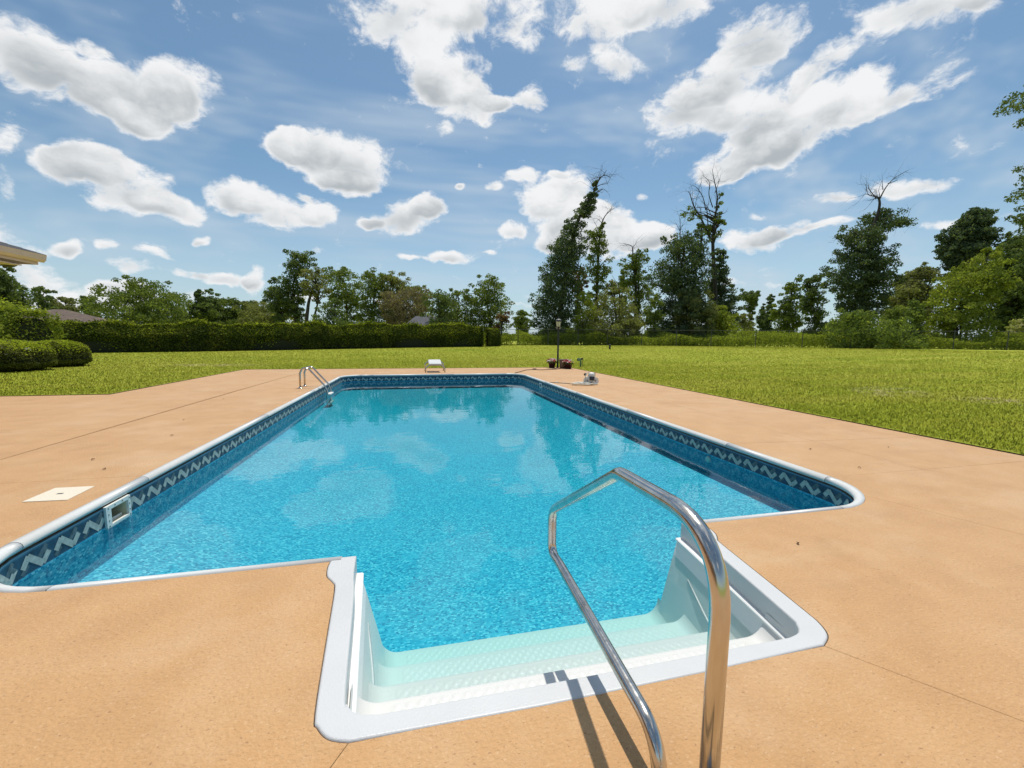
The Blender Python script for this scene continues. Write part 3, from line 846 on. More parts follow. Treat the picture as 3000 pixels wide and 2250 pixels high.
# ------------------------------------------------------------------ deck of poured slabs
def deck():
    root = empty('pool_deck', (0, 0, 0))
    tag(root, kind='structure')
    L, B = -3.62, -6.0
    R, T = 8.34, 14.0
    c0 = arc(PR, PR, PR, 180, 270)            # near left corner, from (0,PR) to (PR,0)
    c1 = arc(PW-PR, PR, PR, -90, 0)           # near right
    kk = (5.530, 0.172)
    cb = [p for p in c1 if p[0] < 5.52] + [kk]; ca = [kk] + [p for p in c1 if p[0] >= 5.54]
    sl = STEP_OUT_L; sr = STEP_OUT_R
    A0, A1 = sl[-1], (-0.9, B)
    B0, B1 = sr[-1], (7.57, B)
    polys = [
        # near side, broken by cracks that start at the step's and pool's corners
        [(-1.55, 1.75), (-1.55, B), A1] + [p for p in sl[::-1] if p[1] < -0.03] + [(1.775, 0.0)] + c0[::-1] + [(0, 1.75)],
        [A1, B1, B0, A0],
        [B1, (8.0, B)] + cb[::-1] + [(3.984, 0.0)] + [p for p in sr if p[1] < -0.03],
        [(8.0, B), (R, B), (R, 0.57), (PW, 0.57)] + ca[::-1],
        # right side
        [(PW, 0.57), (6.745, 0.57), (6.745, 1.66), (PW, 1.74)],
        [(6.745, 0.57), (R, 0.57), (R, 1.58), (6.745, 1.66)],
        [(PW, 1.74), (6.745, 1.66), (6.745, 6.33), (PW, 6.33)],
        [(6.745, 1.66), (R, 1.58), (R, 6.33), (6.745, 6.33)],
        [(PW, 6.33), (6.745, 6.33), (6.745, T), (PW, T)] ,
        [(6.745, 6.33), (R, 6.33), (R, T), (6.745, T)],
        # left side
        [(-1.55, 1.75), (0, 1.75), (0, 6.33), (-1.50, 6.33)],
        [(-1.50, 6.33), (0, 6.33), (0, PL-PR)] + arc(PR, PL-PR, PR, 180, 90)[1:] + [(PR, T), (-1.40, T)],
        [(-14, B), (-1.55, B), (-1.55, 3.86), (-14, 3.80)],
        [(-14, 3.80), (-1.55, 3.86), (-1.53, 7.42), (L, 7.42), (-14, 7.42)],
        [(L, 7.42), (-1.53, 7.42), (-1.40, T), (L, T)],
        # far end
        [(PR, PL), (3.2, PL), (3.2, T), (PR, T)],
        [(3.2, PL), (PW-PR, PL)] + arc(PW-PR, PL-PR, PR, 90, 0)[1:] + [(PW, T), (3.2, T)],
    ]
    for k, p in enumerate(polys):
        if area(p) < 0: p = p[::-1]
        slab('slab', inset(p, 0.0009 if k < 3 else 0.0019), 0.0, 0.12, M_DECK, root, 0.001)
    # filler in the joints
    F = [[(-14, B), (R, B), (R, -1.2), (-14, -1.2)], [(-14, -1.2), (-0.01, -1.2), (-0.01, 7.4), (-14, 7.4)],
         [(L, 7.4), (-0.01, 7.4), (-0.01, T-.01), (L, T-.01)], [(-0.01, PL+.01), (R-.01, PL+.01), (R-.01, T-.01), (-0.01, T-.01)],
         [(PW+.01, -1.2), (R-.01, -1.2), (R-.01, PL+.01), (PW+.01, PL+.01)],
         [(-.01, -1.2), (1.75, -1.2), (1.75, -.02), (-.01, -.02)], [(4.0, -1.2), (PW+.01, -1.2), (PW+.01, -.02), (4.0, -.02)]]
    V, Q = [], []
    for q in F:
        k = len(V); V += [(x, y, -0.011) for x, y in q]; Q.append((k, k+1, k+2, k+3))
    pyd('joint_filler', V, Q, M_JOINT, root)
deck()

# ------------------------------------------------------------------ swimming pool
def pool():
    root = empty('swimming_pool', (PW/2, PL/2, 0))
    tag(root, 'rectangular in-ground pool with white coping and patterned blue liner', 'pool')
    inv = Vector((-PW/2, -PL/2, 0))
    def fix(o):
        o.location = inv
        return o
    # --- coping: white bullnose in lengths
    prof = [(0.002, 0.0), (0.030, 0.0005), (0.046, -0.004), (0.058, -0.014), (0.064, -0.028), (0.060, -0.042), (0.050, -0.052), (0.030, -0.056), (0.002, -0.056)]
    cuts = [0.0]
    path0 = pool_path(0.0)
    def cum(p):
        s = [0.0]
        for a, b in zip(p[:-1], p[1:]): s.append(s[-1]+math.hypot(b[0]-a[0], b[1]-a[1]))
        return s
    cs = cum(path0)
    marks = [0.0]
    # joints along the outer line where the photo shows them (corner pieces two feet, straight lengths between)
    def s_at(pt):
        best = min(range(len(path0)-1), key=lambda i: seg_d(path0[i], path0[i+1], pt))
        a, b = path0[best], path0[best+1]
        return cs[best] + math.hypot(pt[0]-a[0], pt[1]-a[1])
    def seg_d(a, b, p):
        ax, ay, bx, by = *a, *b
        l2 = (bx-ax)**2+(by-ay)**2
        t = 0 if l2 < 1e-9 else max(0, min(1, ((p[0]-ax)*(bx-ax)+(p[1]-ay)*(by-ay))/l2))
        return math.hypot(ax+t*(bx-ax)-p[0], ay+t*(by-ay)-p[1])
    for pt in ((PW-PR, 0), (PW, PR), (PW, 1.75), (PW, 4.05), (PW, 6.33), (PW, 8.6), (PW, PL-PR), (PW-PR, PL), (3.4, PL), (PR+.35, PL), (PR, PL),
               (0, PL-PR), (0, 8.02), (0, 7.55), (0, 4.6), (0, 1.71), (0, PR), (PR, 0)):
        marks.append(s_at(pt))
    marks.append(cs[-1])
    marks = sorted(marks)
    def at_s(s):
        for i in range(len(cs)-1):
            if s <= cs[i+1]+1e-9:
                t = (s-cs[i])/max(1e-9, cs[i+1]-cs[i])
                a, b = path0[i], path0[i+1]
                return Vector((a[0]+(b[0]-a[0])*t, a[1]+(b[1]-a[1])*t)), Vector((b[0]-a[0], b[1]-a[1])).normalized()
        a, b = path0[-2], path0[-1]
        return Vector(b), Vector((b[0]-a[0], b[1]-a[1])).normalized()
    for k in range(len(marks)-1):
        s0, s1 = marks[k]+0.0018, marks[k+1]-0.0018
        if s1-s0 < 0.03: continue
        ss = [s0]+[s for s in cs if s0+0.004 < s < s1-0.004]+[s1]
        V, F = [], []
        for s in ss:
            p, tg = at_s(s)
            # smooth tangent on curves
            pa, ta = at_s(max(0, s-0.01)); pb, tb = at_s(min(cs[-1], s+0.01))
            tg = (ta+tb).normalized()
            nin = Vector((-tg.y, tg.x))
            for q, z in prof:
                V.append((p.x+nin.x*q, p.y+nin.y*q, z+0.004))
        m_ = len(prof)
        for i in range(len(ss)-1):
            for j in range(m_):
                j2 = (j+1) % m_
                F.append((i*m_+j, i*m_+j2, (i+1)*m_+j2, (i+1)*m_+j))
        F.append(tuple(range(m_))); F.append(tuple((len(ss)-1)*m_+j for j in range(m_-1, -1, -1)))
        fix(pyd('coping', V, F, M_WHITE, root, smooth=True))
    # --- liner wall in printed bands
    OFF = 0.062
    base = pool_path(OFF)
    SK = (1.236, 1.418)                        # skimmer mouth along the left wall
    path = []
    for a, b in zip(base[:-1], base[1:]):
        path.append(a)
        if abs(a[0]-OFF) < 1e-3 and abs(b[0]-OFF) < 1e-3 and b[1] < a[1]-1:
            path += [(OFF, SK[1]), (OFF, SK[0])]
    path.append(base[-1])
    zs = [-0.054, -0.060, -0.066, -0.076, -0.081, -0.192, -0.197, -1.3]
    mats = [M_BAND, M_TRACK, M_BAND2, M_BAND, M_BAND, M_BAND2, M_LINER]
    V, F, MI = [], [], []
    for x, y in path:
        for z in zs: V.append((x, y, z))
    m_ = len(zs)
    for i in range(len(path)-1):
        sk = abs(path[i][0]-OFF) < 1e-3 and abs(path[i][1]-SK[1]) < 1e-3 and abs(path[i+1][1]-SK[0]) < 1e-3
        for j in range(m_-1):
            if sk and j == 4: continue
            F.append((i*m_+j, i*m_+j+1, (i+1)*m_+j+1, (i+1)*m_+j)); MI.append(j)
    fix(pyd('liner_wall', V, F, mats, root, mi=MI))
    # --- the braid printed on the band: pale Z strokes with slate squares
    ip = pool_path(OFF)
    ics = cum(ip)
    def wpt(s, z, out=0.0016):
        for i in range(len(ics)-1):
            if s <= ics[i+1]+1e-9:
                t = (s-ics[i])/max(1e-9, ics[i+1]-ics[i])
                a, b = ip[i], ip[i+1]
                tx, ty = (b[0]-a[0]), (b[1]-a[1]); l = math.hypot(tx, ty)
                return (a[0]+tx*t-ty/l*out, a[1]+ty*t+tx/l*out, z)
        return (*ip[-1], z)
    V, F, MI = [], [], []
    per = 0.226
    def stroke(s0, cx, cz, ang, ln, wd, mi, out):
        ca_, sa_ = math.cos(rad(ang)), math.sin(rad(ang))
        k = len(V)
        for u, v in ((-1, -1), (1, -1), (1, 1), (-1, 1)):
            a = u*ln/2; b = v*wd/2
            V.append(wpt(s0 - (cx + a*ca_ - b*sa_), cz + a*sa_ + b*ca_, out))
        F.append((k, k+1, k+2, k+3)); MI.append(mi)
    ip_at = lambda q: wpt(q, 0.0)
    s = 0.2
    zc = -0.1365
    while s < ics[-1]-0.1:
        q = s+0.113
        if ip_at(q)[0] < 0.2 and 1.10 < ip_at(q)[1] < 1.53:
            s += per; continue
        stroke(q, 0.000, zc-0.002, -42, 0.128, 0.038, 0, 0.0022)
        stroke(q, -0.062, zc+0.012, 52, 0.074, 0.038, 0, 0.0016)
        stroke(q, 0.070, zc-0.016, 48, 0.074, 0.036, 0, 0.0016)
        stroke(q, 0.052, zc+0.026, 45, 0.085, 0.030, 1, 0.0012)
        stroke(q, -0.070, zc-0.028, 45, 0.060, 0.030, 1, 0.0012)
        stroke(q, 0.085, zc+0.010, -45, 0.055, 0.028, 1, 0.0010)
        s += per
    fix(pyd('border_print', V, F, [M_CHIP, M_CHIP2], root, mi=MI))
    # --- floor: shallow cove at the walls, deeper in the middle
    xs = np.linspace(-0.05, PW+0.05, 40); ys = np.linspace(-0.05, PL+0.05, 70)
    V = []
    for y in ys:
        for x in xs:
            dw_ = min(x-OFF, PW-OFF-x, PL-OFF-y)
            z = -0.44 - 0.33*smoothstep(0.0, 1.9, dw_) - 0.10*smoothstep(3.5, 8.0, y)*smoothstep(0, 1.2, dw_)
            V.append((x, y, z))
    nx = len(xs)
    F = [(j*nx+i, j*nx+i+1, (j+1)*nx+i+1, (j+1)*nx+i) for j in range(len(ys)-1) for i in range(nx-1)]
    fix(arr('pool_floor', np.array(V), F, M_LINER, root, smooth=True))
    # --- skimmer in the left wall
    y0, y1, z0, z1 = 1.186, 1.444, -0.213, -0.052
    bm = bmesh.new()
    o_ = [(y0, z0), (y1, z0), (y1, z1), (y0, z1)]; i_ = [(SK[0], -0.192), (SK[1], -0.192), (SK[1], -0.081), (SK[0], -0.081)]
    xf, xb = OFF+0.016, OFF-0.002
    vo = [bm.verts.new((xf, a, b)) for a, b in o_]; vi = [bm.verts.new((xf, a, b)) for a, b in i_]
    bo = [bm.verts.new((xb, a, b)) for a, b in o_]; bi = [bm.verts.new((xb, a, b)) for a, b in i_]
    for k in range(4):
        k2 = (k+1) % 4
        bm.faces.new((vo[k], vo[k2], vi[k2], vi[k])); bm.faces.new((vo[k], vo[k2], bo[k2], bo[k])); bm.faces.new((vi[k], vi[k2], bi[k2], bi[k]))
    face = fix(bm_obj('skimmer_faceplate', bm, M_PLASTIC, root))
    for a, b in [(y0+.022, z) for z in (-.070, -.115, -.16, -.20)] + [(y1-.014, z) for z in (-.070, -.115, -.16, -.20)] + [(y0+(y1-y0)*t, -.066) for t in (.35, .65)]:
        V, F = tube_data([(xf-.001, a, b), (xf+.0025, a, b)], .0045, 8)
        pyd('screw', V, F, M_DARK, face)
    V = [(OFF, SK[0], -.192), (OFF, SK[1], -.192), (OFF, SK[1], -.081), (OFF, SK[0], -.081), (-.18, SK[0]+.02, -.192), (-.18, SK[1]-.02, -.192), (-.18, SK[1]-.02, -.081), (-.18, SK[0]+.02, -.081)]
    th = pyd('throat', V, [(0, 1, 5, 4), (1, 2, 6, 5), (2, 3, 7, 6), (3, 0, 4, 7), (4, 5, 6, 7)], M_IVORY, face)
    fl = box('weir_flap', (OFF-.03, (SK[0]+SK[1])/2, -.199), (.012, SK[1]-SK[0]-.02, .05), M_PLASTIC, face, .003)
    # --- return fitting in the right wall, second white plate near the far right corner
    V, F = tube_data([(PW-OFF+.004, 2.02, -.262), (PW-OFF-.012, 2.02, -.262), (PW-OFF-.018, 2.02, -.262)], [.040, .038, .026], 18)
    fix(pyd('return_fitting', V, F, M_PLASTIC, root, smooth=False))
    pl = fix(box('inlet_plate', (PW-OFF-.006, 8.95, -.14), (.014, .20, .125), M_PLASTIC, root, .003))
    box('inlet_mouth', (PW-OFF-.013, 8.95, -.14), (.004, .12, .075), M_CHIP2, pl)
pool()

def water():
    # one closed body of water, its edges tucked behind the liner
    out = [(-0.02, 0.05), (1.86, 0.05), (1.90, -0.92), (3.84, -0.92), (3.90, 0.05), (PW+0.02, 0.05), (PW+0.02, PL+0.02), (-0.02, PL+0.02)]
    o = slab('water', out, WATER_Z, 1.2, M_WATER, None)
    tag(o, kind='structure')
water()

# ------------------------------------------------------------------ moulded entry steps
def steps():
    root = empty('pool_steps', (2.88, -0.5, 0))
    tag(root, 'white moulded entry steps set into the pool edge, dimpled treads underwater', 'pool steps')
    inv = Vector((-2.88, 0.5, 0))
    def fix(o):
        o.location = inv; return o
    # rim
    outl = STEP_OUT_L + [(2.6, -1.060), (3.2, -1.052)] + STEP_OUT_R[::-1]
    innr = STEP_IN_R + [(3.2, -0.970), (2.6, -0.974)] + STEP_IN_L[::-1]
    poly = inset(outl + innr, 0.002)
    if area(poly) < 0: poly = inset((outl+innr)[::-1], 0.002)
    bm = bmesh.new()
    f = bm.faces.new([bm.verts.new((x, y, 0.0035)) for x, y in poly])
    ex = bmesh.ops.extrude_face_region(bm, geom=[f])
    bmesh.ops.translate(bm, verts=[v for v in ex['geom'] if isinstance(v, bmesh.types.BMVert)], vec=(0, 0, -0.12))
    te = [e for e in bm.edges if all(v.co.z > 0.003 for v in e.verts)]
    bmesh.ops.bevel(bm, geom=te, offset=0.009, segments=4, affect='EDGES', profile=0.5)
    fix(bm_obj('rim', bm, M_STEP, root, smooth=False))
    def lerp(path, y):
        for a, b in zip(path[:-1], path[1:]):
            if a[1] >= y >= b[1]:
                t = (a[1]-y)/max(1e-9, a[1]-b[1]); return a[0]+(b[0]-a[0])*t
        return path[0][0] if y > path[0][1] else path[-1][0]
    LW = [(1.902, 0.1), (1.941, -0.338), (1.998, -1.0)]; RWL = [(3.858, 0.1), (3.81, -0.374), (3.745, -1.0)]
    xl = lambda y: lerp(LW, y); xr = lambda y: lerp(RWL, y)
    # side panels: a lip under the rim, then the panel
    for s, fn in ((1, xl), (-1, xr)):
        V, F = [], []
        ys = np.linspace(0.035, -0.955, 26)
        prof = [(-0.012, -0.098), (0.020, -0.098), (0.026, -0.103), (0.026, -0.112), (0.014, -0.118), (0.058, -0.30), (0.134, -0.62), (0.20, -0.9), (-0.03, -0.9)]
        for y in ys:
            for a, z in prof: V.append((fn(y)+s*a, y, z))
        k = len(prof)
        for i in range(len(ys)-1):
            for j in range(k-1): F.append((i*k+j, i*k+j+1, (i+1)*k+j+1, (i+1)*k+j))
        F.append(tuple(range(k)))
        sp = fix(pyd('side_panel', V, F, M_SIDE, root, smooth=False))
        # moulded accent ridge on the panel
        V, F = tube_data(spline([(fn(-.16)+s*.044, -.16, -.26), (fn(-.30)+s*.060, -.30, -.31), (fn(-.42)+s*.070, -.42, -.35), (fn(-.5)+s*.070, -.5, -.36)], 5), .008, 6)
        pyd('ridge', V, F, M_STEP, sp, smooth=True)
    # back wall between rim and first tread
    V, F = [], []
    xs = np.linspace(xl(-.95), xr(-.95), 12)
    for x in xs:
        for y, z in ((-.985, -.06), (-.962, -.10), (-.955, -.30)): V.append((x, y, z))
    for i in range(len(xs)-1):
        for j in range(2): F.append((i*3+j, i*3+j+1, (i+1)*3+j+1, (i+1)*3+j))
    fix(pyd('back_panel', V, F, M_STEP, root))
    # treads: heightfield with coved ends and a dimpled quilt, each with its riser
    lev = [(-0.960, -0.732, -0.170), (-0.732, -0.485, -0.325), (-0.485, -0.200, -0.475), (-0.200, 0.085, -0.620)]
    FR = 0.10
    ends = lambda z0: 0.008+0.24*max(0.0, -z0-FR-0.12)
    def height(x, y, z0, dimple=True):
        e_ = ends(z0)
        a = x-(xl(y)+e_); b = (xr(y)-e_)-x
        d = max(0.0, min(a, b))
        h = z0
        if d < FR:
            h += FR - math.sqrt(max(0.0, FR*FR-(FR-d)**2))
        elif dimple and d > FR+0.035:
            u = x/0.042; v = (y+0.752)/0.052
            h += 0.0042*(math.sin(math.pi*((u+v) % 1))*math.sin(math.pi*((u-v) % 1)))**0.7
        return h
    for k, (y0, y1, z0) in enumerate(lev):
        zn = lev[k+1][2] if k < 3 else -0.9
        ny = 30
        ys = list(np.linspace(y0 if k == 0 else y0-0.01, y1-0.018, ny))
        nx = 300
        V = []; rows = 0
        for y in ys:
            a, b = xl(y)+ends(z0), xr(y)-ends(z0)
            for i in range(nx+1):
                x = a+(b-a)*i/nx
                V.append((x, y, height(x, y, z0, dimple=(y > ys[0]+0.03 and y < y1-0.035))))
            rows += 1
        for (dy, dz) in ((0.009, -0.003), (0.0155, -0.009), (0.018, -0.018)):   # rounded nosing
            y = y1-0.018+dy
            a, b = xl(y)+ends(z0), xr(y)-ends(z0)
            for i in range(nx+1):
                x = a+(b-a)*i/nx
                V.append((x, y, height(x, y, z0, False)+dz))
            rows += 1
        y = y1+0.004
        for i in range(nx+1):
            a, b = xl(y)+ends(z0), xr(y)-ends(z0)
            x = a+(b-a)*i/nx
            V.append((x, y, zn-0.01))
        rows += 1
        n1 = nx+1
        F = [(j*n1+i, j*n1+i+1, (j+1)*n1+i+1, (j+1)*n1+i) for j in range(rows-1) for i in range(nx)]
        fix(arr('tread', np.array(V), F, M_TREAD, root, smooth=True))
steps()

# ------------------------------------------------------------------ poolside things
def handrail():
    X = 2.828
    root = empty('handrail', (X, -1.45, 0))
    tag(root, 'curved polished steel handrail standing on the deck beside the white entry steps', 'handrail')
    # one bent tube: rear leg, top bar, nose over the steps, lower bar, front leg
    P = [(-1.522, -0.02), (-1.522, 0.772), (-1.075, 0.754), (-0.452, 0.378), (-0.452, 0.172), (-0.57, 0.176), (-1.325, 0.128), (-1.368, -0.02)]
    pts = fillet([(0, y+1.45, z) for y, z in P], [0, 0.18, 0.09, 0.10, 0.10, 0.10, 0.13, 0], 14)
    tube('rail', pts, 0.0203, M_STEEL, root, 24)
    for y in (-1.522, -1.368):
        lathe('escutcheon', [(0.058, 0.0), (0.058, 0.006), (0.045, 0.016), (0.028, 0.020)], M_STEEL, root, (0, y+1.45, 0.002), 24)
handrail()

def ladder():
    root = empty('pool_ladder', (-0.34, 8.2, 0))
    tag(root, 'small steel pool ladder with two arched rails hooked over the coping', 'ladder')
    for dy in (-0.2, 0.2):
        P = [(0, dy, -0.02), (0, dy, 0.33), (0.06, dy, 0.45), (0.17, dy, 0.455), (0.51, dy, 0.05), (0.565, dy, -0.08), (0.565, dy, -0.55)]
        tube('rail', fillet(P, [0, .12, .12, .12, .12, .12, 0], 6), 0.021, M_STEEL, root, 12)
        lathe('escutcheon', [(0.05, 0.0), (0.05, 0.006), (0.03, 0.018)], M_STEEL, root, (0, dy, 0.002), 16)
    for z in (-0.165, -0.36):
        box('rung', (0.585, 0, z), (0.10, 0.39, 0.035), M_PLASTIC, root, 0.01)
ladder()

def stand():
    root = empty('diving_stand', (2.85, 12.42, 0))
    tag(root, 'low starting platform with white top and bent steel legs at the pool end', 'diving stand')
    bm = bmesh.new()
    bmesh.ops.create_cube(bm, size=1.0)
    for v in bm.verts: v.co = Vector((v.co.x*0.42, v.co.y*0.80, v.co.z*0.045))
    bmesh.ops.bevel(bm, geom=bm.edges[:], offset=0.012, segments=3, affect='EDGES')
    bmesh.ops.rotate(bm, verts=bm.verts[:], cent=(0, 0, 0), matrix=Matrix.Rotation(rad(7.5), 3, 'X'))
    bmesh.ops.translate(bm, verts=bm.verts[:], vec=(0, -0.03, 0.325))
    bm_obj('platform', bm, M_WHITE, root)
    for y, zt in ((-0.36, 0.245), (0.36, 0.34)):
        P = [(-0.32, y, -0.01), (-0.32, y, zt-0.10), (-0.20, y, zt), (0.20, y, zt), (0.32, y, zt-0.10), (0.32, y, -0.01)]
        tube('leg_frame', fillet(P, .10, 6), 0.022, M_STEEL, root, 12)
stand()

def lamp():
    x, y = 7.785, 13.74
    root = empty('lamp_post', (x, y, 0))
    tag(root, 'dark lamp post with a glass lantern between the flower pots', 'lamp post')
    lathe('post', [(0.050, 0.0), (0.050, 0.05), (0.036, 0.08), (0.034, 1.50), (0.030, 1.55)], M_DARK, root, seg=16)
    lathe('collar', [(0.03, 1.52), (0.05, 1.545), (0.05, 1.575), (0.035, 1.60), (0.058, 1.625), (0.078, 1.645)], M_DARK, root, seg=16)
    for a in (0, 90, 180, 270):
        c, s = math.cos(rad(a+13)), math.sin(rad(a+13))
        tube('scroll_arm', spline([(0.03*c, 0.03*s, 1.56), (0.075*c, 0.075*s, 1.575), (0.112*c, 0.112*s, 1.61), (0.118*c, 0.118*s, 1.635)], 5), [0.010]*15+[0.012], plain_pale, root, 8)
    # six tapered panes in a dark cage
    gl = bpy.data.materials.get('lantern_glass')
    lantern = lathe('lantern_cap', [(0.122, 1.845), (0.126, 1.862), (0.112, 1.885), (0.104, 1.905), (0.085, 1.935), (0.045, 1.955), (0.028, 1.965)], M_DARK, root, seg=12, smooth=False)
    lathe('vent_dome', [(0.104, 1.87), (0.108, 1.89), (0.096, 1.925), (0.070, 1.945)], plain_pale, root, seg=12, smooth=False)
    lathe('finial', [(0.045, 1.955), (0.040, 1.975), (0.014, 1.985), (0.016, 2.0), (0.010, 2.02), (0.002, 2.035)], M_DARK, root, seg=10)
    n = 6
    for k in range(n):
        a0, a1 = 2*math.pi*k/n, 2*math.pi*(k+1)/n
        V = [(0.078*math.cos(a0), 0.078*math.sin(a0), 1.648), (0.078*math.cos(a1), 0.078*math.sin(a1), 1.648), (0.116*math.cos(a1), 0.116*math.sin(a1), 1.846), (0.116*math.cos(a0), 0.116*math.sin(a0), 1.846)]
        Vi = [(p[0]*.96, p[1]*.96, p[2]) for p in V]
        pyd('pane', V+Vi, [(0, 1, 2, 3), (7, 6, 5, 4), (0, 4, 5, 1), (1, 5, 6, 2), (2, 6, 7, 3), (3, 7, 4, 0)], gl, root)
        tube('cage_bar', [(0.080*math.cos(a0), 0.080*math.sin(a0), 1.645), (0.118*math.cos(a0), 0.118*math.sin(a0), 1.85)], 0.006, M_DARK, root, 6)
    tube('candle_tube', [(0, 0, 1.645), (0, 0, 1.75)], 0.016, M_PLASTIC, root, 8)
plain_pale = plain('weathered_grey_metal', (0.32, 0.31, 0.28), 0.5)
def glass_mat():
    mt = bpy.data.materials.new('lantern_glass'); mt.use_nodes = True
    t = mt.node_tree; t.nodes.clear()
    tr = N(t, 'ShaderNodeBsdfTransparent'); tr.inputs['Color'].default_value = (0.82, 0.82, 0.78, 1)
    gl = N(t, 'ShaderNodeBsdfGlossy'); gl.inputs['Roughness'].default_value = 0.12
    df = N(t, 'ShaderNodeBsdfDiffuse'); df.inputs['Color'].default_value = (0.72, 0.72, 0.68, 1)
    m1 = N(t, 'ShaderNodeMixShader'); m1.inputs['Fac'].default_value = 0.7
    t.links.new(tr.outputs[0], m1.inputs[1]); t.links.new(df.outputs[0], m1.inputs[2])
    m2 = N(t, 'ShaderNodeMixShader'); m2.inputs['Fac'].default_value = 0.2
    t.links.new(m1.outputs[0], m2.inputs[1]); t.links.new(gl.outputs[0], m2.inputs[2])
    o = N(t, 'ShaderNodeOutputMaterial'); t.links.new(m2.outputs[0], o.inputs['Surface'])
glass_mat()
lamp()

def leaf_quads(C, size, nrm=None, aspect=0.55, droop=0.0, r=rng):
    """rhombic leaves centred on C (n,3)"""
    n = len(C)
    q = r.normal(size=(n, 3))
    if nrm is not None:
        q = q*0.75 + nrm
    q /= np.linalg.norm(q, axis=1)[:, None]+1e-9
    a = np.cross(q, r.normal(size=(n, 3))); a /= np.linalg.norm(a, axis=1)[:, None]+1e-9
    a[:, 2] -= droop; a /= np.linalg.norm(a, axis=1)[:, None]+1e-9
    b = np.cross(q, a)
    s = np.asarray(size).reshape(-1, 1)*np.ones((n, 1))
    V = np.empty((n*4, 3))
    V[0::4] = C-a*s; V[1::4] = C+b*s*aspect-a*s*0.1; V[2::4] = C+a*s; V[3::4] = C-b*s*aspect-a*s*0.1
    F = np.arange(n*4).reshape(n, 4)
    return V, F

M_POT = plain('dark_maroon_pot', (0.040, 0.012, 0.016), 0.35)
M_CLAY = plain('weathered_brown_pot', (0.17, 0.125, 0.095), 0.8, var=0.2, vscale=12)
M_SOIL = plain('potting_soil', (0.03, 0.022, 0.015), 0.95)
M_PETW = plain('white_petals', (0.85, 0.78, 0.74), 0.6)
M_PETR = plain('red_petals', (0.55, 0.04, 0.05), 0.6)
def pot(x, y, h, rb, rt_, label, seed):
    r = np.random.default_rng(seed)
    root = empty('flower_pot', (x, y, 0))
    tag(root, label, 'flower pot', 'potted petunias by the lamp post')
    lathe('pot', [(rb, 0.0), (rb+(rt_-rb)*.8, h*.82), (rt_+.008, h*.84), (rt_+.010, h), (rt_-.012, h), (rt_-.02, h-.03)], M_POT, root, seg=20)
    lathe('soil', [(0.01, h-.032), (rt_-.015, h-.03)], M_SOIL, root, seg=16)
    n = 420
    a = r.uniform(0, 2*math.pi, n); rr = np.sqrt(r.uniform(0, 1, n))*(rt_+.055); zz = h-.02+r.uniform(0, 1, n)*0.13*(1-(rr/(rt_+.09))**2)
    V, F = leaf_quads(np.stack([rr*np.cos(a), rr*np.sin(a), zz], 1), 0.022, r=r)
    arr('foliage', V, F, LEAF['mid'], root)
    for nm, mt, cnt in (('white_blossoms', M_PETW, 60), ('red_blossoms', M_PETR, 40)):
        V, F = [], []
        cl = r.uniform(0, 2*math.pi, 3)
        for k in range(cnt):
            an = r.uniform(0, 2*math.pi) if nm[0] == 'w' else cl[k % 3]+r.normal()*.4
            q = math.sqrt(r.uniform(0.1, 1))*(rt_+.06)
            c = Vector((q*math.cos(an), q*math.sin(an), h+.03+.12*(1-(q/(rt_+.10))**2)+r.uniform(-.01, .02)))
            nr = Vector((math.cos(an)*q*2.4, math.sin(an)*q*2.4, .6)) + Vector(r.normal(size=3))*.35
            nr.normalize(); u = nr.orthogonal().normalized(); v = nr.cross(u)
            b0 = len(V); V.append(tuple(c-nr*.012))
            for j in range(10):
                aa = 2*math.pi*j/10; rr_ = .036 if j % 2 == 0 else .027
                V.append(tuple(c+(u*math.cos(aa)+v*math.sin(aa))*rr_))
            for j in range(10): F.append((b0, b0+1+j, b0+1+(j+1) % 10))
        pyd(nm, V, F, mt, root)['kind'] = 'stuff'
pot(7.535, 13.72, 0.225, 0.115, 0.15, 'maroon pot of white and red petunias close by the lamp post, nothing behind it', 3)
pot(8.03, 13.20, 0.205, 0.125, 0.155, 'maroon pot of white and red petunias in front of the empty brown planter', 9)
def planter():
    root = empty('brown_planter', (7.955, 13.52, 0))
    tag(root, 'larger weathered brown planter behind a petunia pot beside the lamp post', 'planter')
    lathe('body', [(0.15, 0.0), (0.175, 0.28), (0.17, 0.30)], M_CLAY, root, seg=24)
    lathe('collar', [(0.165, 0.292), (0.185, 0.30), (0.19, 0.355), (0.175, 0.36), (0.16, 0.33)], M_CLAY, root, seg=24)
    lathe('soil', [(0.01, 0.33), (0.16, 0.332)], M_SOIL, root, seg=20)
planter()

M_GREENBOX = plain('green_painted_metal', (0.055, 0.125, 0.085), 0.45, var=0.2, vscale=20)
def outlet():
    root = empty('outlet_post', (8.90, 14.05, gz(8.9, 14.05)))
    tag(root, 'green outdoor electrical outlet post with hanging black cord on the lawn edge', 'outlet post')
    box('post', (0, 0, 0.13), (0.055, 0.055, 0.27), M_GREENBOX, root, 0.004)
    box('outlet_box', (-0.075, 0, 0.30), (0.15, 0.08, 0.115), M_GREENBOX, root, 0.01)
    box('cover', (-0.075, -0.045, 0.30), (0.12, 0.012, 0.09), plain('pale_green_cover', (0.16, 0.26, 0.20), 0.5), root, 0.004)
    box('plug', (0.045, 0, 0.33), (0.05, 0.06, 0.085), M_DARK, root, 0.01)
    tube('cord', spline([(0.05, 0, 0.37), (0.09, -0.01, 0.36), (0.085, -0.02, 0.25), (0.06, -0.02, 0.16), (0.09, -0.03, 0.05), (0.06, -0.05, 0.012)], 6), 0.010, M_DARK, root, 8)
outlet()

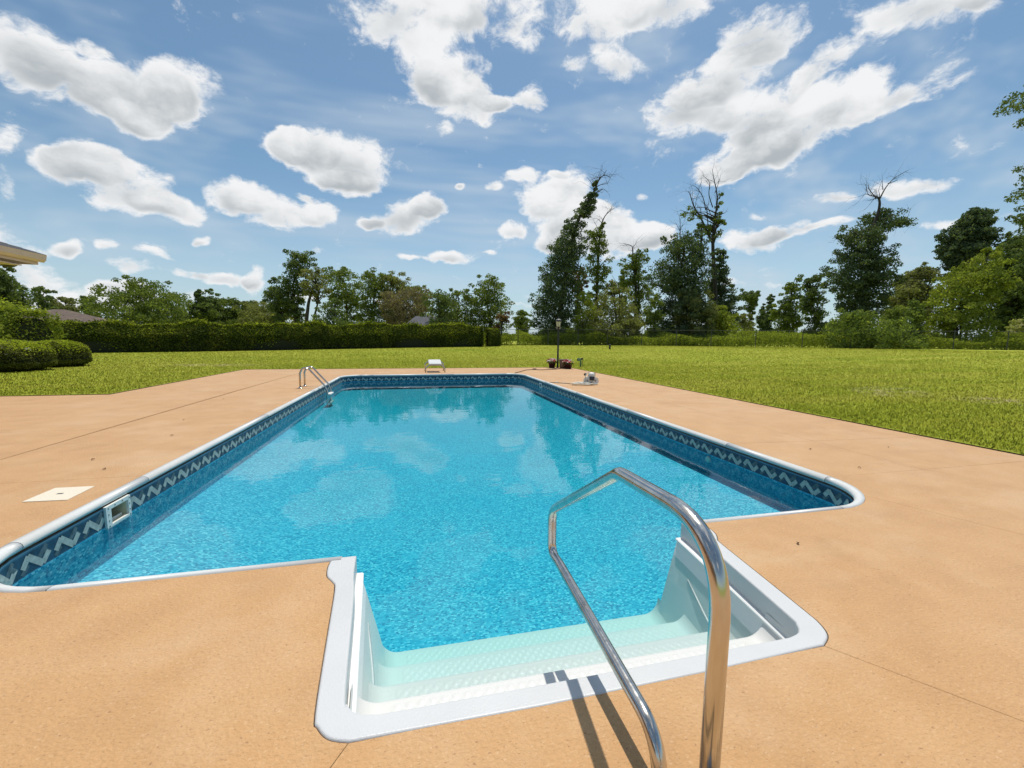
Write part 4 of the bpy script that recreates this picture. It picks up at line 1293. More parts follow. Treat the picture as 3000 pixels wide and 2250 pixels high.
M_HOSEW = plain('white_hose', (0.66, 0.63, 0.54), 0.45, var=0.08, vscale=15)
def cleaner():
    X, Y = 6.58, 7.72
    root = empty('pool_cleaner', (X, Y, 0))
    tag(root, 'white pool cleaner with coiled white hose lying on the deck', 'pool cleaner')
    for dx, dy in ((-0.09, 0.0), (0.115, -0.03)):
        bm = bmesh.new()
        bmesh.ops.create_cone(bm, cap_ends=True, segments=28, radius1=0.098, radius2=0.098, depth=0.05)
        rim = [e for e in bm.edges if len(e.link_faces) == 2 and any(len(f.verts) > 4 for f in e.link_faces)]
        bmesh.ops.bevel(bm, geom=rim, offset=0.014, segments=3, affect='EDGES')
        bmesh.ops.rotate(bm, verts=bm.verts[:], cent=(0, 0, 0), matrix=Matrix.Rotation(rad(82), 3, 'X'))
        bmesh.ops.translate(bm, verts=bm.verts[:], vec=(dx, dy, 0.099))
        w = bm_obj('wheel', bm, M_PLASTIC, root)
        V, F = tube_data([(dx, dy-0.024, 0.103), (dx, dy-0.034, 0.104)], [.026, .02], 14)
        pyd('hub', V, F, plain_pale, w)
    box('body', (0.01, 0.06, 0.13), (0.17, 0.20, 0.12), M_PLASTIC, root, 0.025)
    box('bumper', (0.015, -0.05, 0.165), (0.115, 0.09, 0.10), M_RUBBER, root, 0.018)
    lathe('float_cover', [(0.085, 0.19), (0.092, 0.22), (0.085, 0.27), (0.06, 0.305), (0.02, 0.315)], M_PLASTIC, root, (0.035, 0.02, 0), 16)
    box('bag_collar', (0.09, 0.02, 0.255), (0.05, 0.09, 0.10), plain('tan_plastic', (0.42, 0.36, 0.27), 0.6), root, 0.012, 0.4)
    V, F = tube_data([(-0.17, 0.02, 0.255), (-0.145, 0.02, 0.262), (-0.115, 0.02, 0.265)], [.022, .036, .030], 12)
    pyd('sweep_float', V, F, M_DARK, root)
    tube('feed_mast', spline([(0.0, 0.03, 0.20), (-0.03, 0.03, 0.30), (-0.09, 0.0, 0.315), (-0.15, -0.03, 0.22), (-0.20, -0.06, 0.10), (-0.26, -0.04, 0.02)], 6), 0.011, M_HOSEW, root, 8)
    tube('sweep_tail', spline([(0.0, 0.02, 0.21), (-0.07, 0.0, 0.215), (-0.12, -0.02, 0.17), (-0.15, -0.06, 0.09)], 5), 0.008, M_HOSEW, root, 8)
    # loose flattened coil
    pts = []
    r = random.Random(3)
    for k in range(6*18):
        a = 2*math.pi*k/18
        e = 0.33-0.035*(k/18)+r.uniform(-.015, .015)
        pts.append((-0.22+0.09*math.sin(k/18*2.1)+e*1.05*math.cos(a), -0.03+e*0.62*math.sin(a)+0.07*math.cos(k/18*1.7), 0.016+0.006*(k/18)+0.018*abs(math.sin(a*1.5+k/18))))
    tail = [(-0.55, 0.30, 0.014), (-0.68, 0.42, 0.012), (-0.80, 0.52, 0.011), (-0.92, 0.56, 0.011)]
    tube('hose', pts, 0.0115, M_HOSEW, root, 7)
    tube('hose_tail', spline([(-0.48, 0.12, 0.02)]+tail, 6), 0.010, plain('grey_brown_hose', (0.24, 0.19, 0.14), 0.6), root, 7)
    for p in ((-0.60, 0.35, 0.016), (-0.74, 0.475, 0.016)):
        V, F = tube_data([(p[0]-.02, p[1]+.015, p[2]), (p[0]+.02, p[1]-.015, p[2])], 0.02, 10)
        pyd('hose_float', V, F, M_HOSEW, root)
cleaner()

def garden_hose():
    P = [(7.82, 13.30, .012), (7.55, 13.02, .012), (7.15, 12.80, .012), (6.82, 12.66, .012), (6.66, 12.68, .012), (6.55, 12.80, .012), (6.48, 12.90, .015), (6.56, 13.0, .028), (6.64, 12.90, .034), (6.56, 12.80, .030),
         (6.40, 12.78, .012), (6.22, 12.66, .012), (5.95, 12.25, .012), (5.68, 11.75, .012), (5.50, 11.42, .014), (5.45, 11.33, .020), (5.42, 11.28, -.02), (5.415, 11.26, -.12), (5.41, 11.25, -.30)]
    V, F = tube_data(spline(P, 6), 0.0115, 8)
    o = pyd('garden_hose', V, F, plain('brown_hose', (0.10, 0.045, 0.028), 0.45), None, smooth=True)
    tag(o, 'brown garden hose running from the pots over the coping into the pool', 'hose')
garden_hose()

def skimmer_lid():
    # square lid flush in the deck, slightly skewed, finger slot in its middle
    P = [(-0.452, 1.262), (-0.18, 1.245), (-0.195, 1.53), (-0.452, 1.54)]
    root = empty('skimmer_lid', (-0.32, 1.39, 0))
    tag(root, 'square cream skimmer lid set flush in the tan deck', 'skimmer lid')
    o = slab('lid', [(x+0.32, y-1.39) for x, y in P], 0.0045, 0.02, plain('cream_ribbed_plastic', (0.70, 0.63, 0.50), 0.7, bump=0.5, bscale=120), root, 0.001)
    box('finger_slot', (0.0, 0.0, 0.0052), (0.035, 0.016, 0.002), M_DARK, root)
skimmer_lid()

def litter():
    mt = plain('dry_leaf', (0.14, 0.065, 0.025), 0.9, var=0.4, vscale=30)
    r = random.Random(8)
    # curled brown leaves where the photo shows them on the concrete
    spots = [(-0.72, 2.35, 'curled brown leaf on the deck past the skimmer lid'), (-0.55, 3.3, 'dry leaf beside the long deck joint'), (-0.9, 4.3, 'small dry leaf on the deck between skimmer lid and ladder'),
             (0.92, -0.95, 'single brown leaf on the deck on the skimmer side of the entry steps'), (4.35, -0.35, 'tiny leaf scrap on the deck on the handrail side of the entry steps'), (6.2, 0.72, 'reddish brown leaf by the pool\'s rounded corner'),
             (6.35, 1.35, 'dark leaf speck beside the deck joint on the lawn side'), (7.3, 1.25, 'leaf speck near the lawn edge'), (-1.25, 6.4, 'leaf speck between ladder and deck joint'), (-0.42, 2.0, 'small brown leaf near the skimmer')]
    for x, y, lab in spots:
        a = r.uniform(0, 6.28); s = r.uniform(.012, .020)
        V, F = [], []
        n = 6
        for i in range(n+1):
            t = i/n; w = math.sin(math.pi*min(1, t*1.02))*.42*s+.0008
            for j in (-1, 0, 1):
                lx, ly = (t-.5)*2*s, j*w
                V.append((lx*math.cos(a)-ly*math.sin(a), lx*math.sin(a)+ly*math.cos(a), .002+abs(j)*w*.7+.006*math.sin(t*3)))
        for i in range(n):
            for j in range(2):
                F.append((i*3+j, i*3+j+1, (i+1)*3+j+1, (i+1)*3+j))
        o = pyd('fallen_leaf', V, F, mt)
        o.location = (x, y, 0.001)
        tag(o, lab, 'leaf', 'dry leaves on the deck')
litter()

def stub():
    a, d = rad(26.09), 33.0
    x, y = 2.227+d*math.sin(a), -2.206+d*math.cos(a)
    root = empty('lawn_stub', (x, y, gz(x, y)))
    tag(root, 'short black pipe stub standing alone on the lawn', 'pipe')
    lathe('pipe', [(0.07, -0.05), (0.07, 0.30)], M_DARK, root, seg=14)
    lathe('cap', [(0.08, 0.28), (0.085, 0.33), (0.06, 0.36), (0.01, 0.365)], M_DARK, root, seg=14)
stub()

# ------------------------------------------------------------------ houses
M_SHING = plain('brown_shingles', (0.115, 0.082, 0.062), 0.9, var=0.25, vscale=2.5, bump=0.5, bscale=8)
M_SHINGG = plain('grey_shingles', (0.075, 0.078, 0.088), 0.9, var=0.2, vscale=2.5, bump=0.5, bscale=8)
M_TRIM = plain('cream_trim', (0.66, 0.55, 0.47), 0.6, var=0.05)
M_BRICK = plain('tan_brick', (0.32, 0.19, 0.13), 0.9, var=0.25, vscale=9, bump=0.4, bscale=25)
M_GLASSW = plain('window_glass', (0.03, 0.04, 0.05), 0.08)

def near_house():
    # stands left of the deck; only its eave corner reaches into the picture
    root = empty('house', (-9.5, 4.0, 0))
    tag(root, 'house with cream fascia, only its eave corner showing beside the deck', 'house')
    X1, Y1 = -5.60, 9.10               # eave corner
    zt, zb = 2.86, 2.70
    fx = lambda x: x+9.5
    fy = lambda y: y-4.0
    # roof slabs (hip)
    sl = 0.36
    w = 6.0
    V = [(fx(X1+.03), fy(Y1+.03), zt+.012), (fx(X1+.03), fy(-10), zt+.012), (fx(X1-w), fy(-10), zt+.012+w*sl), (fx(X1-w), fy(Y1-w), zt+.012+w*sl)]
    V2 = [(fx(X1+.03), fy(Y1+.03), zt+.012), (fx(X1-w), fy(Y1-w), zt+.012+w*sl), (fx(X1-2*w), fy(Y1+.03), zt+.012)]
    dn = lambda P: [(a, b, c-.03) for a, b, c in P]
    pyd('roof', V+dn(V), [(0, 1, 2, 3), (7, 6, 5, 4), (0, 4, 5, 1), (1, 5, 6, 2), (2, 6, 7, 3), (3, 7, 4, 0)], M_SHINGG, root)
    pyd('hip_end', V2+dn(V2), [(0, 1, 2), (5, 4, 3), (0, 3, 4, 1), (1, 4, 5, 2), (2, 5, 3, 0)], M_SHINGG, root)
    # shingle courses along the visible edge
    for k in range(3):
        x0 = X1-.05-k*.14
        V = [(fx(x0), fy(Y1-.09-k*.14), zt+.03+(k*.14+.05)*sl), (fx(x0), fy(-6), zt+.03+(k*.14+.05)*sl), (fx(x0-.16), fy(-6), zt+.022+(k*.14+.21)*sl), (fx(x0-.16), fy(Y1-.25-k*.14), zt+.022+(k*.14+.21)*sl)]
        pyd('shingle_course', V+[(a, b, c-.012) for a, b, c in V], [(0, 1, 2, 3), (7, 6, 5, 4), (0, 4, 5, 1), (1, 5, 6, 2), (2, 6, 7, 3), (3, 7, 4, 0)], M_SHINGG, root)
    # gutter profile along the east eave, fascia behind it, soffit
    gp = [(0.0, zb+.01), (0.035, zb+.0), (0.085, zb+.05), (0.10, zb+.14), (0.105, zt), (0.09, zt), (0.08, zb+.06), (0.0, zb+.03)]
    V, F = [], []
    for y in (Y1+.02, -6.0):
        for a, z in gp: V.append((fx(X1-.06+a), fy(y), z))
    k = len(gp)
    for j in range(k): F.append((j, (j+1) % k, k+(j+1) % k, k+j))
    F += [tuple(range(k)), tuple(range(2*k-1, k-1, -1))]
    pyd('gutter', V, F, M_TRIM, root)
    box('fascia', (fx(X1-.09), fy((Y1-8)/2), (zt+zb)/2-.03), (.03, Y1+8-.1, .21), M_TRIM, root)
    box('fascia', (fx(X1-3.2), fy(Y1-.06), (zt+zb)/2-.03), (6.2, .03, .21), M_TRIM, root)
    box('soffit', (fx(X1-.42), fy((Y1-8)/2-.15), zb-.12), (.62, Y1+8-.5, .02), M_TRIM, root)
    box('wall', (fx(X1-4.2), fy((Y1-12)/2-.5), 1.29), (7.0, Y1+8.0, 2.6), M_BRICK, root)
    lathe('eave_lamp', [(0.01, 0.06), (0.10, 0.05), (0.13, 0.0), (0.09, -0.03), (0.03, -0.05)], M_DARK, root, (fx(-5.98), fy(8.75), 2.58), 14)
near_house()

def far_house(x, y, rz, w, d, eave, ridge, hip, mat, label):
    z0 = gz(x, y)
    root = empty('house', (x, y, z0), rz)
    tag(root, label, 'house')
    box('wall', (0, 0, eave/2-.1), (w-1.0, d-1.0, eave+.2-.05), M_BRICK, root)
    e = eave
    V = [(-w/2, -d/2, e), (w/2, -d/2, e), (w/2, d/2, e), (-w/2, d/2, e), (-w/2+hip, 0, ridge), (w/2-hip, 0, ridge)]
    V += [(a, b, c-.12) for a, b, c in V[:4]]
    pyd('roof', V, [(0, 1, 5, 4), (1, 2, 5), (2, 3, 4, 5), (3, 0, 4), (0, 6, 7, 1), (1, 7, 8, 2), (2, 8, 9, 3), (3, 9, 6, 0), (9, 8, 7, 6)], mat, root)
    for sx in (-.25, .25):
        wd = box('window', (sx*w, -d/2+.49, .95), (.9, .08, .8), M_TRIM, root)
        box('pane', (sx*w, -d/2+.44, .95), (.8, .03, .7), M_GLASSW, wd)
far_house(-31.3, 47.4, rad(34), 9.4, 9.2, 2.12, 3.55, 4.3, M_SHING, 'far house with brown hip roof showing above the hedge')
far_house(3.75, 43.6, rad(-3), 5.4, 5.0, 1.68, 2.86, 1.2, M_SHINGG, 'far house with small grey roof among the trees behind the hedge')

# ------------------------------------------------------------------ clipped hedges and balls
def surface_leaves(P, Nn, size, r, jitter):
    C = P + Nn*r.uniform(-jitter, jitter*0.6, len(P))[:, None] + r.normal(size=P.shape)*jitter*0.5
    return leaf_quads(C, size, Nn*0.9+np.array([0, 0, 0.25]), r=r)

def hedge(name, a, b, h0, h1, depth, label, n, seed, size, mat, wob=0.16, round_=0.25):
    """clipped hedge from a to b (x,y)"""
    r = np.random.default_rng(seed)
    A = np.array(a, float); B = np.array(b, float)
    Ln = np.linalg.norm(B-A); t = (B-A)/Ln; nn = np.array([t[1], -t[0]])
    mid = (A+B)/2
    root = empty(name, (a[0], a[1], gz(*a)))
    tag(root, label, 'hedge')
    ph = r.uniform(0, 6.28, 6)
    def wobf(s, q): return wob*(np.sin(s*1.1+ph[0]+q*2)+.7*np.sin(s*2.7+ph[1]+q*3)+.5*np.sin(s*5.1+ph[2]+q))
    # core
    ns = int(Ln/0.35)+2
    V, F = [], []
    prof = [(-.42, 0.02), (-.46, .3), (-.44, .62), (-.22, .88), (0, .92), (.22, .88), (.44, .62), (.46, .3), (.42, 0.02)]
    for i in range(ns):
        s = Ln*i/(ns-1); H = h0+(h1-h0)*s/Ln
        p = A+t*s
        end = min(1, .72+min(s, Ln-s)*.8)
        for q, z in prof:
            o = nn*q*depth*end*(1+.0*z)
            k = 1+wobf(s, q)*.35
            V.append((p[0]+o[0]*k-a[0], p[1]+o[1]*k-a[1], gz(*p)-gz(*a)+z*H*(1+wobf(s, 0)*.2)))
    m_ = len(prof)
    for i in range(ns-1):
        for j in range(m_-1): F.append((i*m_+j, i*m_+j+1, (i+1)*m_+j+1, (i+1)*m_+j))
    F += [tuple(range(m_)), tuple(range((ns-1)*m_, ns*m_))]
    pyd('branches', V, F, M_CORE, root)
    # leaves over front, top, ends
    s = r.uniform(-.1, Ln+.1, n)
    u = r.uniform(0, 1, n)
    H = (h0+(h1-h0)*np.clip(s/Ln, 0, 1))*(1+wobf(s, 0)*.25)
    front = u < .58; back = (u >= .58) & (u < .66); top = (u >= .66) & (u < .88); ends = u >= .88
    q = np.where(front, .5, np.where(back, -.5, r.uniform(-.5, .5, n)))
    z = np.where(front | back | ends, r.uniform(0, 1, n)**0.8, 1.0)
    s = np.where(ends, np.where(r.uniform(0, 1, n) < .5, 0, Ln), s)
    # round the shoulders
    sh = np.clip((z-.68)/.32, 0, 1)
    q = q*(1-.50*sh*(front | back))
    q = np.where(top, q*.55, q)
    q = q*(1+wobf(s, q)*.35)
    z = z*(1-round_*.25*np.where(top, (np.abs(q)*2)**4, 0))
    # ragged uncut sprigs on top
    z = z + np.where(top, np.abs(r.normal(size=n))*.05*(1+1.2*(np.sin(s*1.7+ph[3]) > .3)), 0)
    # thinner low down, bare gaps
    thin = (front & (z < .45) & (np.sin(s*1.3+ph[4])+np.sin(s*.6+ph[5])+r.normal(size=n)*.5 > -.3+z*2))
    P = np.stack([A[0]+t[0]*s+nn[0]*q*depth, A[1]+t[1]*s+nn[1]*q*depth, np.zeros(n)], 1)
    P[:, 2] = gz_np(P[:, 0], P[:, 1]) + z*H
    Nn = np.zeros((n, 3))
    Nn[:, 0] = np.where(front, nn[0], np.where(back, -nn[0], 0)) ; Nn[:, 1] = np.where(front, nn[1], np.where(back, -nn[1], 0))
    Nn[:, 2] = np.where(top, 1, .25)
    keep = ~thin
    P, Nn = P[keep], Nn[keep]
    P -= np.array([a[0], a[1], gz(*a)])
    V, F = surface_leaves(P, Nn, r.uniform(.7, 1.3, len(P))*size, r, .10)
    arr('foliage', V, F, mat, root)
    # new growth along top and shoulders, sunlight on them put into its pale colour
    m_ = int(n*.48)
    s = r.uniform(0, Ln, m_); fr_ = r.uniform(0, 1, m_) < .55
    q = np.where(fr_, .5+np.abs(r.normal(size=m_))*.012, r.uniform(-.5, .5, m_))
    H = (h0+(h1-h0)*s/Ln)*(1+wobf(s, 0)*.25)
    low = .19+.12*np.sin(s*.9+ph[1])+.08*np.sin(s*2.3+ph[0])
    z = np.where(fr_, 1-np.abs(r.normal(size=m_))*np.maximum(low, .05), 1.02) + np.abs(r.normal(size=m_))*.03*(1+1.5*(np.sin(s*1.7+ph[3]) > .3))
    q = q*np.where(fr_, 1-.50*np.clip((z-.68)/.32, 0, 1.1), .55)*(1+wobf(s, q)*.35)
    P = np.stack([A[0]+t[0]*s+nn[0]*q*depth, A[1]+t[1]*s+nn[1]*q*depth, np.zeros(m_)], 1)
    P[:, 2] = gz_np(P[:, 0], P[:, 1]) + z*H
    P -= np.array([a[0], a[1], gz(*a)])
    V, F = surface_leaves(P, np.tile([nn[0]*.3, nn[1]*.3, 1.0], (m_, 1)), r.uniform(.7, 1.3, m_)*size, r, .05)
    arr('sunlit_growth', V, F, LEAF['sunlit_sprig'], root)
    return root
hedge('long_hedge', (-20.2, 28.6), (7.75, 34.9), 1.70, 1.70, 1.5, 'long dark clipped hedge across the far side of the lawn', 80000, 21, 0.062, LEAF['hedge'])
hedge('tall_hedge', (-20.0, 21.4), (-13.0, 18.95), 2.0, 1.98, 1.9, 'taller bright clipped hedge behind the two round shrubs', 34000, 22, 0.05, LEAF['bright'], .06)
hedge('side_shrub', (-17.5, 17.8), (-12.95, 16.5), 1.50, 1.38, 1.6, 'lower bushy shrub in front of the taller clipped hedge', 15000, 23, 0.05, LEAF['bright'], .12, 1.2)
hedge('hedge_end_bush', (8.55, 35.1), (9.45, 35.3), 1.42, 1.38, 1.1, 'separate dark bush standing just past the end of the long hedge', 5000, 24, 0.06, LEAF['hedge'], .1, 1.0)

def ball(x, y, rx, ry, h, label, n, seed, flowers=0):
    r = np.random.default_rng(seed)
    root = empty('round_shrub', (x, y, gz(x, y)))
    tag(root, label, 'shrub')
    def surf(th, ph):
        e = 0.62
        cz = np.abs(np.sin(ph))**e; cr = np.abs(np.cos(ph))**0.9
        return np.stack([rx*cr*np.cos(th), ry*cr*np.sin(th), h*(0.30+0.70*cz)*np.where(ph > 0, 1, 0) + np.where(ph <= 0, h*0.30*(1+np.sin(ph)*1.0), 0)], -1)
    V, F = [], []
    nu, nv = 30, 14
    for j in range(nv+1):
        ph = -math.pi/2*.98 + (math.pi*.99)*j/nv
        for i in range(nu):
            p = surf(np.array(2*math.pi*i/nu), np.array(ph))
            V.append((p[0]*.93, p[1]*.93, p[2]*.93))
    for j in range(nv):
        for i in range(nu): F.append((j*nu+i, j*nu+(i+1) % nu, (j+1)*nu+(i+1) % nu, (j+1)*nu+i))
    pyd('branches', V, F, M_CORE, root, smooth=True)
    th = r.uniform(0, 2*math.pi, n); ph = np.arcsin(r.uniform(-.85, 1, n))
    P = surf(th, ph)
    Nn = P/np.array([rx, ry, h]) - np.array([0, 0, .3]); Nn /= np.linalg.norm(Nn, axis=1)[:, None]+1e-9
    k = 1+.025*np.sin(th*5+seed)+.02*np.sin(th*9+ph*6)
    V, F = surface_leaves(P*k[:, None], Nn, r.uniform(.7, 1.3, n)*.030, r, .035)
    arr('foliage', V, F, LEAF['box'], root)
    m_ = n//2  # new growth on the dome, its bright colour standing in for top light
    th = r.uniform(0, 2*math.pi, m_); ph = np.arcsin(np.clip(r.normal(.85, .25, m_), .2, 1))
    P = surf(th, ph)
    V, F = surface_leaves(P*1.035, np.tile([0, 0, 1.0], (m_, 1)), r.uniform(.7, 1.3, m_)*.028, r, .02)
    arr('sunlit_growth', V, F, LEAF['sunlit_sprig'], root)
    if flowers:
        th = r.normal(-1.15, .35, flowers); ph = r.uniform(.15, .75, flowers)
        P = surf(th, ph)*1.01
        V, F = leaf_quads(P, .045, P, .9, r=r)
        arr('blossoms', V, F, M_PETW, root)['kind'] = 'stuff'
ball(-10.27, 14.0, 1.08, 1.05, 0.92, 'clipped round shrub with a few white blossoms', 17000, 31, 14)
ball(-10.32, 16.08, 0.82, 0.85, 0.90, 'plain clipped round shrub beside the blossoming one', 13000, 32)

# ------------------------------------------------------------------ chain-link fence
M_GALV = plain('dull_galvanised', (0.085, 0.088, 0.085), 0.6, 0.4)
def fence():
    P = [(8.9, 35.5), (11.6, 36.1), (20.0, 34.6), (29.2, 31.9), (35.8, 28.4), (41.8, 24.6), (48.4, 21.6), (55.0, 18.4)]
    root = empty('chain_link_fence', (8.9, 35.5, gz(8.9, 35.5)))
    tag(root, 'chain link fence with dark posts along the far edge of the lawn', 'fence')
    o0 = Vector((8.9, 35.5, gz(8.9, 35.5)))
    H = 1.48
    # even posts
    pts = []
    for a, b in zip(P[:-1], P[1:]):
        n = max(1, round(math.hypot(b[0]-a[0], b[1]-a[1])/3.0))
        for k in range(n):
            pts.append((a[0]+(b[0]-a[0])*k/n, a[1]+(b[1]-a[1])*k/n))
    pts.append(P[-1])
    G = [Vector((x, y, gz(x, y)))-o0 for x, y in pts]
    V0, F0 = tube_data([(0, 0, -.2), (0, 0, H+.05), (0, 0, H+.09)], [.034, .034, .012], 8)
    me = bpy.data.meshes.new('post'); me.from_pydata([tuple(v) for v in V0], [], F0); me.materials.append(M_GALV)
    for g in G:
        o = bpy.data.objects.new('post', me); col.objects.link(o); o.parent = root; o.location = g
    for a, b in zip(G[:-1], G[1:]):
        V, F = tube_data([a+Vector((0, 0, H)), b+Vector((0, 0, H))], .022, 6)
        pyd('top_rail', V, F, M_GALV, root)
    # woven wire as one fabric
    V, F = [], []
    wd = .0032
    for a, b in zip(G[:-1], G[1:]):
        L = (b-a).length; d = (b-a)/L
        s = -H
        while s < L:
            for sg in (1, -1):
                s0, s1 = (s, s+H) if sg > 0 else (s+H, s)
                q = []
                for ss, zz in ((s0, 0), (s1, H)): q.append((ss, zz))
                (sa, za), (sb, zb) = q
                # clip to panel
                def cl(sx, zx, sy, zy):
                    if sx < 0: t = (0-sx)/(sy-sx); return 0, zx+(zy-zx)*t
                    if sx > L: t = (L-sx)/(sy-sx); return L, zx+(zy-zx)*t
                    return sx, zx
                A_ = cl(sa, za, sb, zb); B_ = cl(sb, zb, sa, za)
                pa = a+d*A_[0]+Vector((0, 0, A_[1])); pb = a+d*B_[0]+Vector((0, 0, B_[1]))
                if (pb-pa).length < .05: continue
                k = len(V); off = Vector((0, 0, wd))
                V += [pa-off, pa+off, pb+off, pb-off]; F.append((k, k+1, k+2, k+3))
            s += .16
    pyd('wire_fabric', V, F, M_GALV, root)['kind'] = 'stuff'
    return P
FENCE = fence()

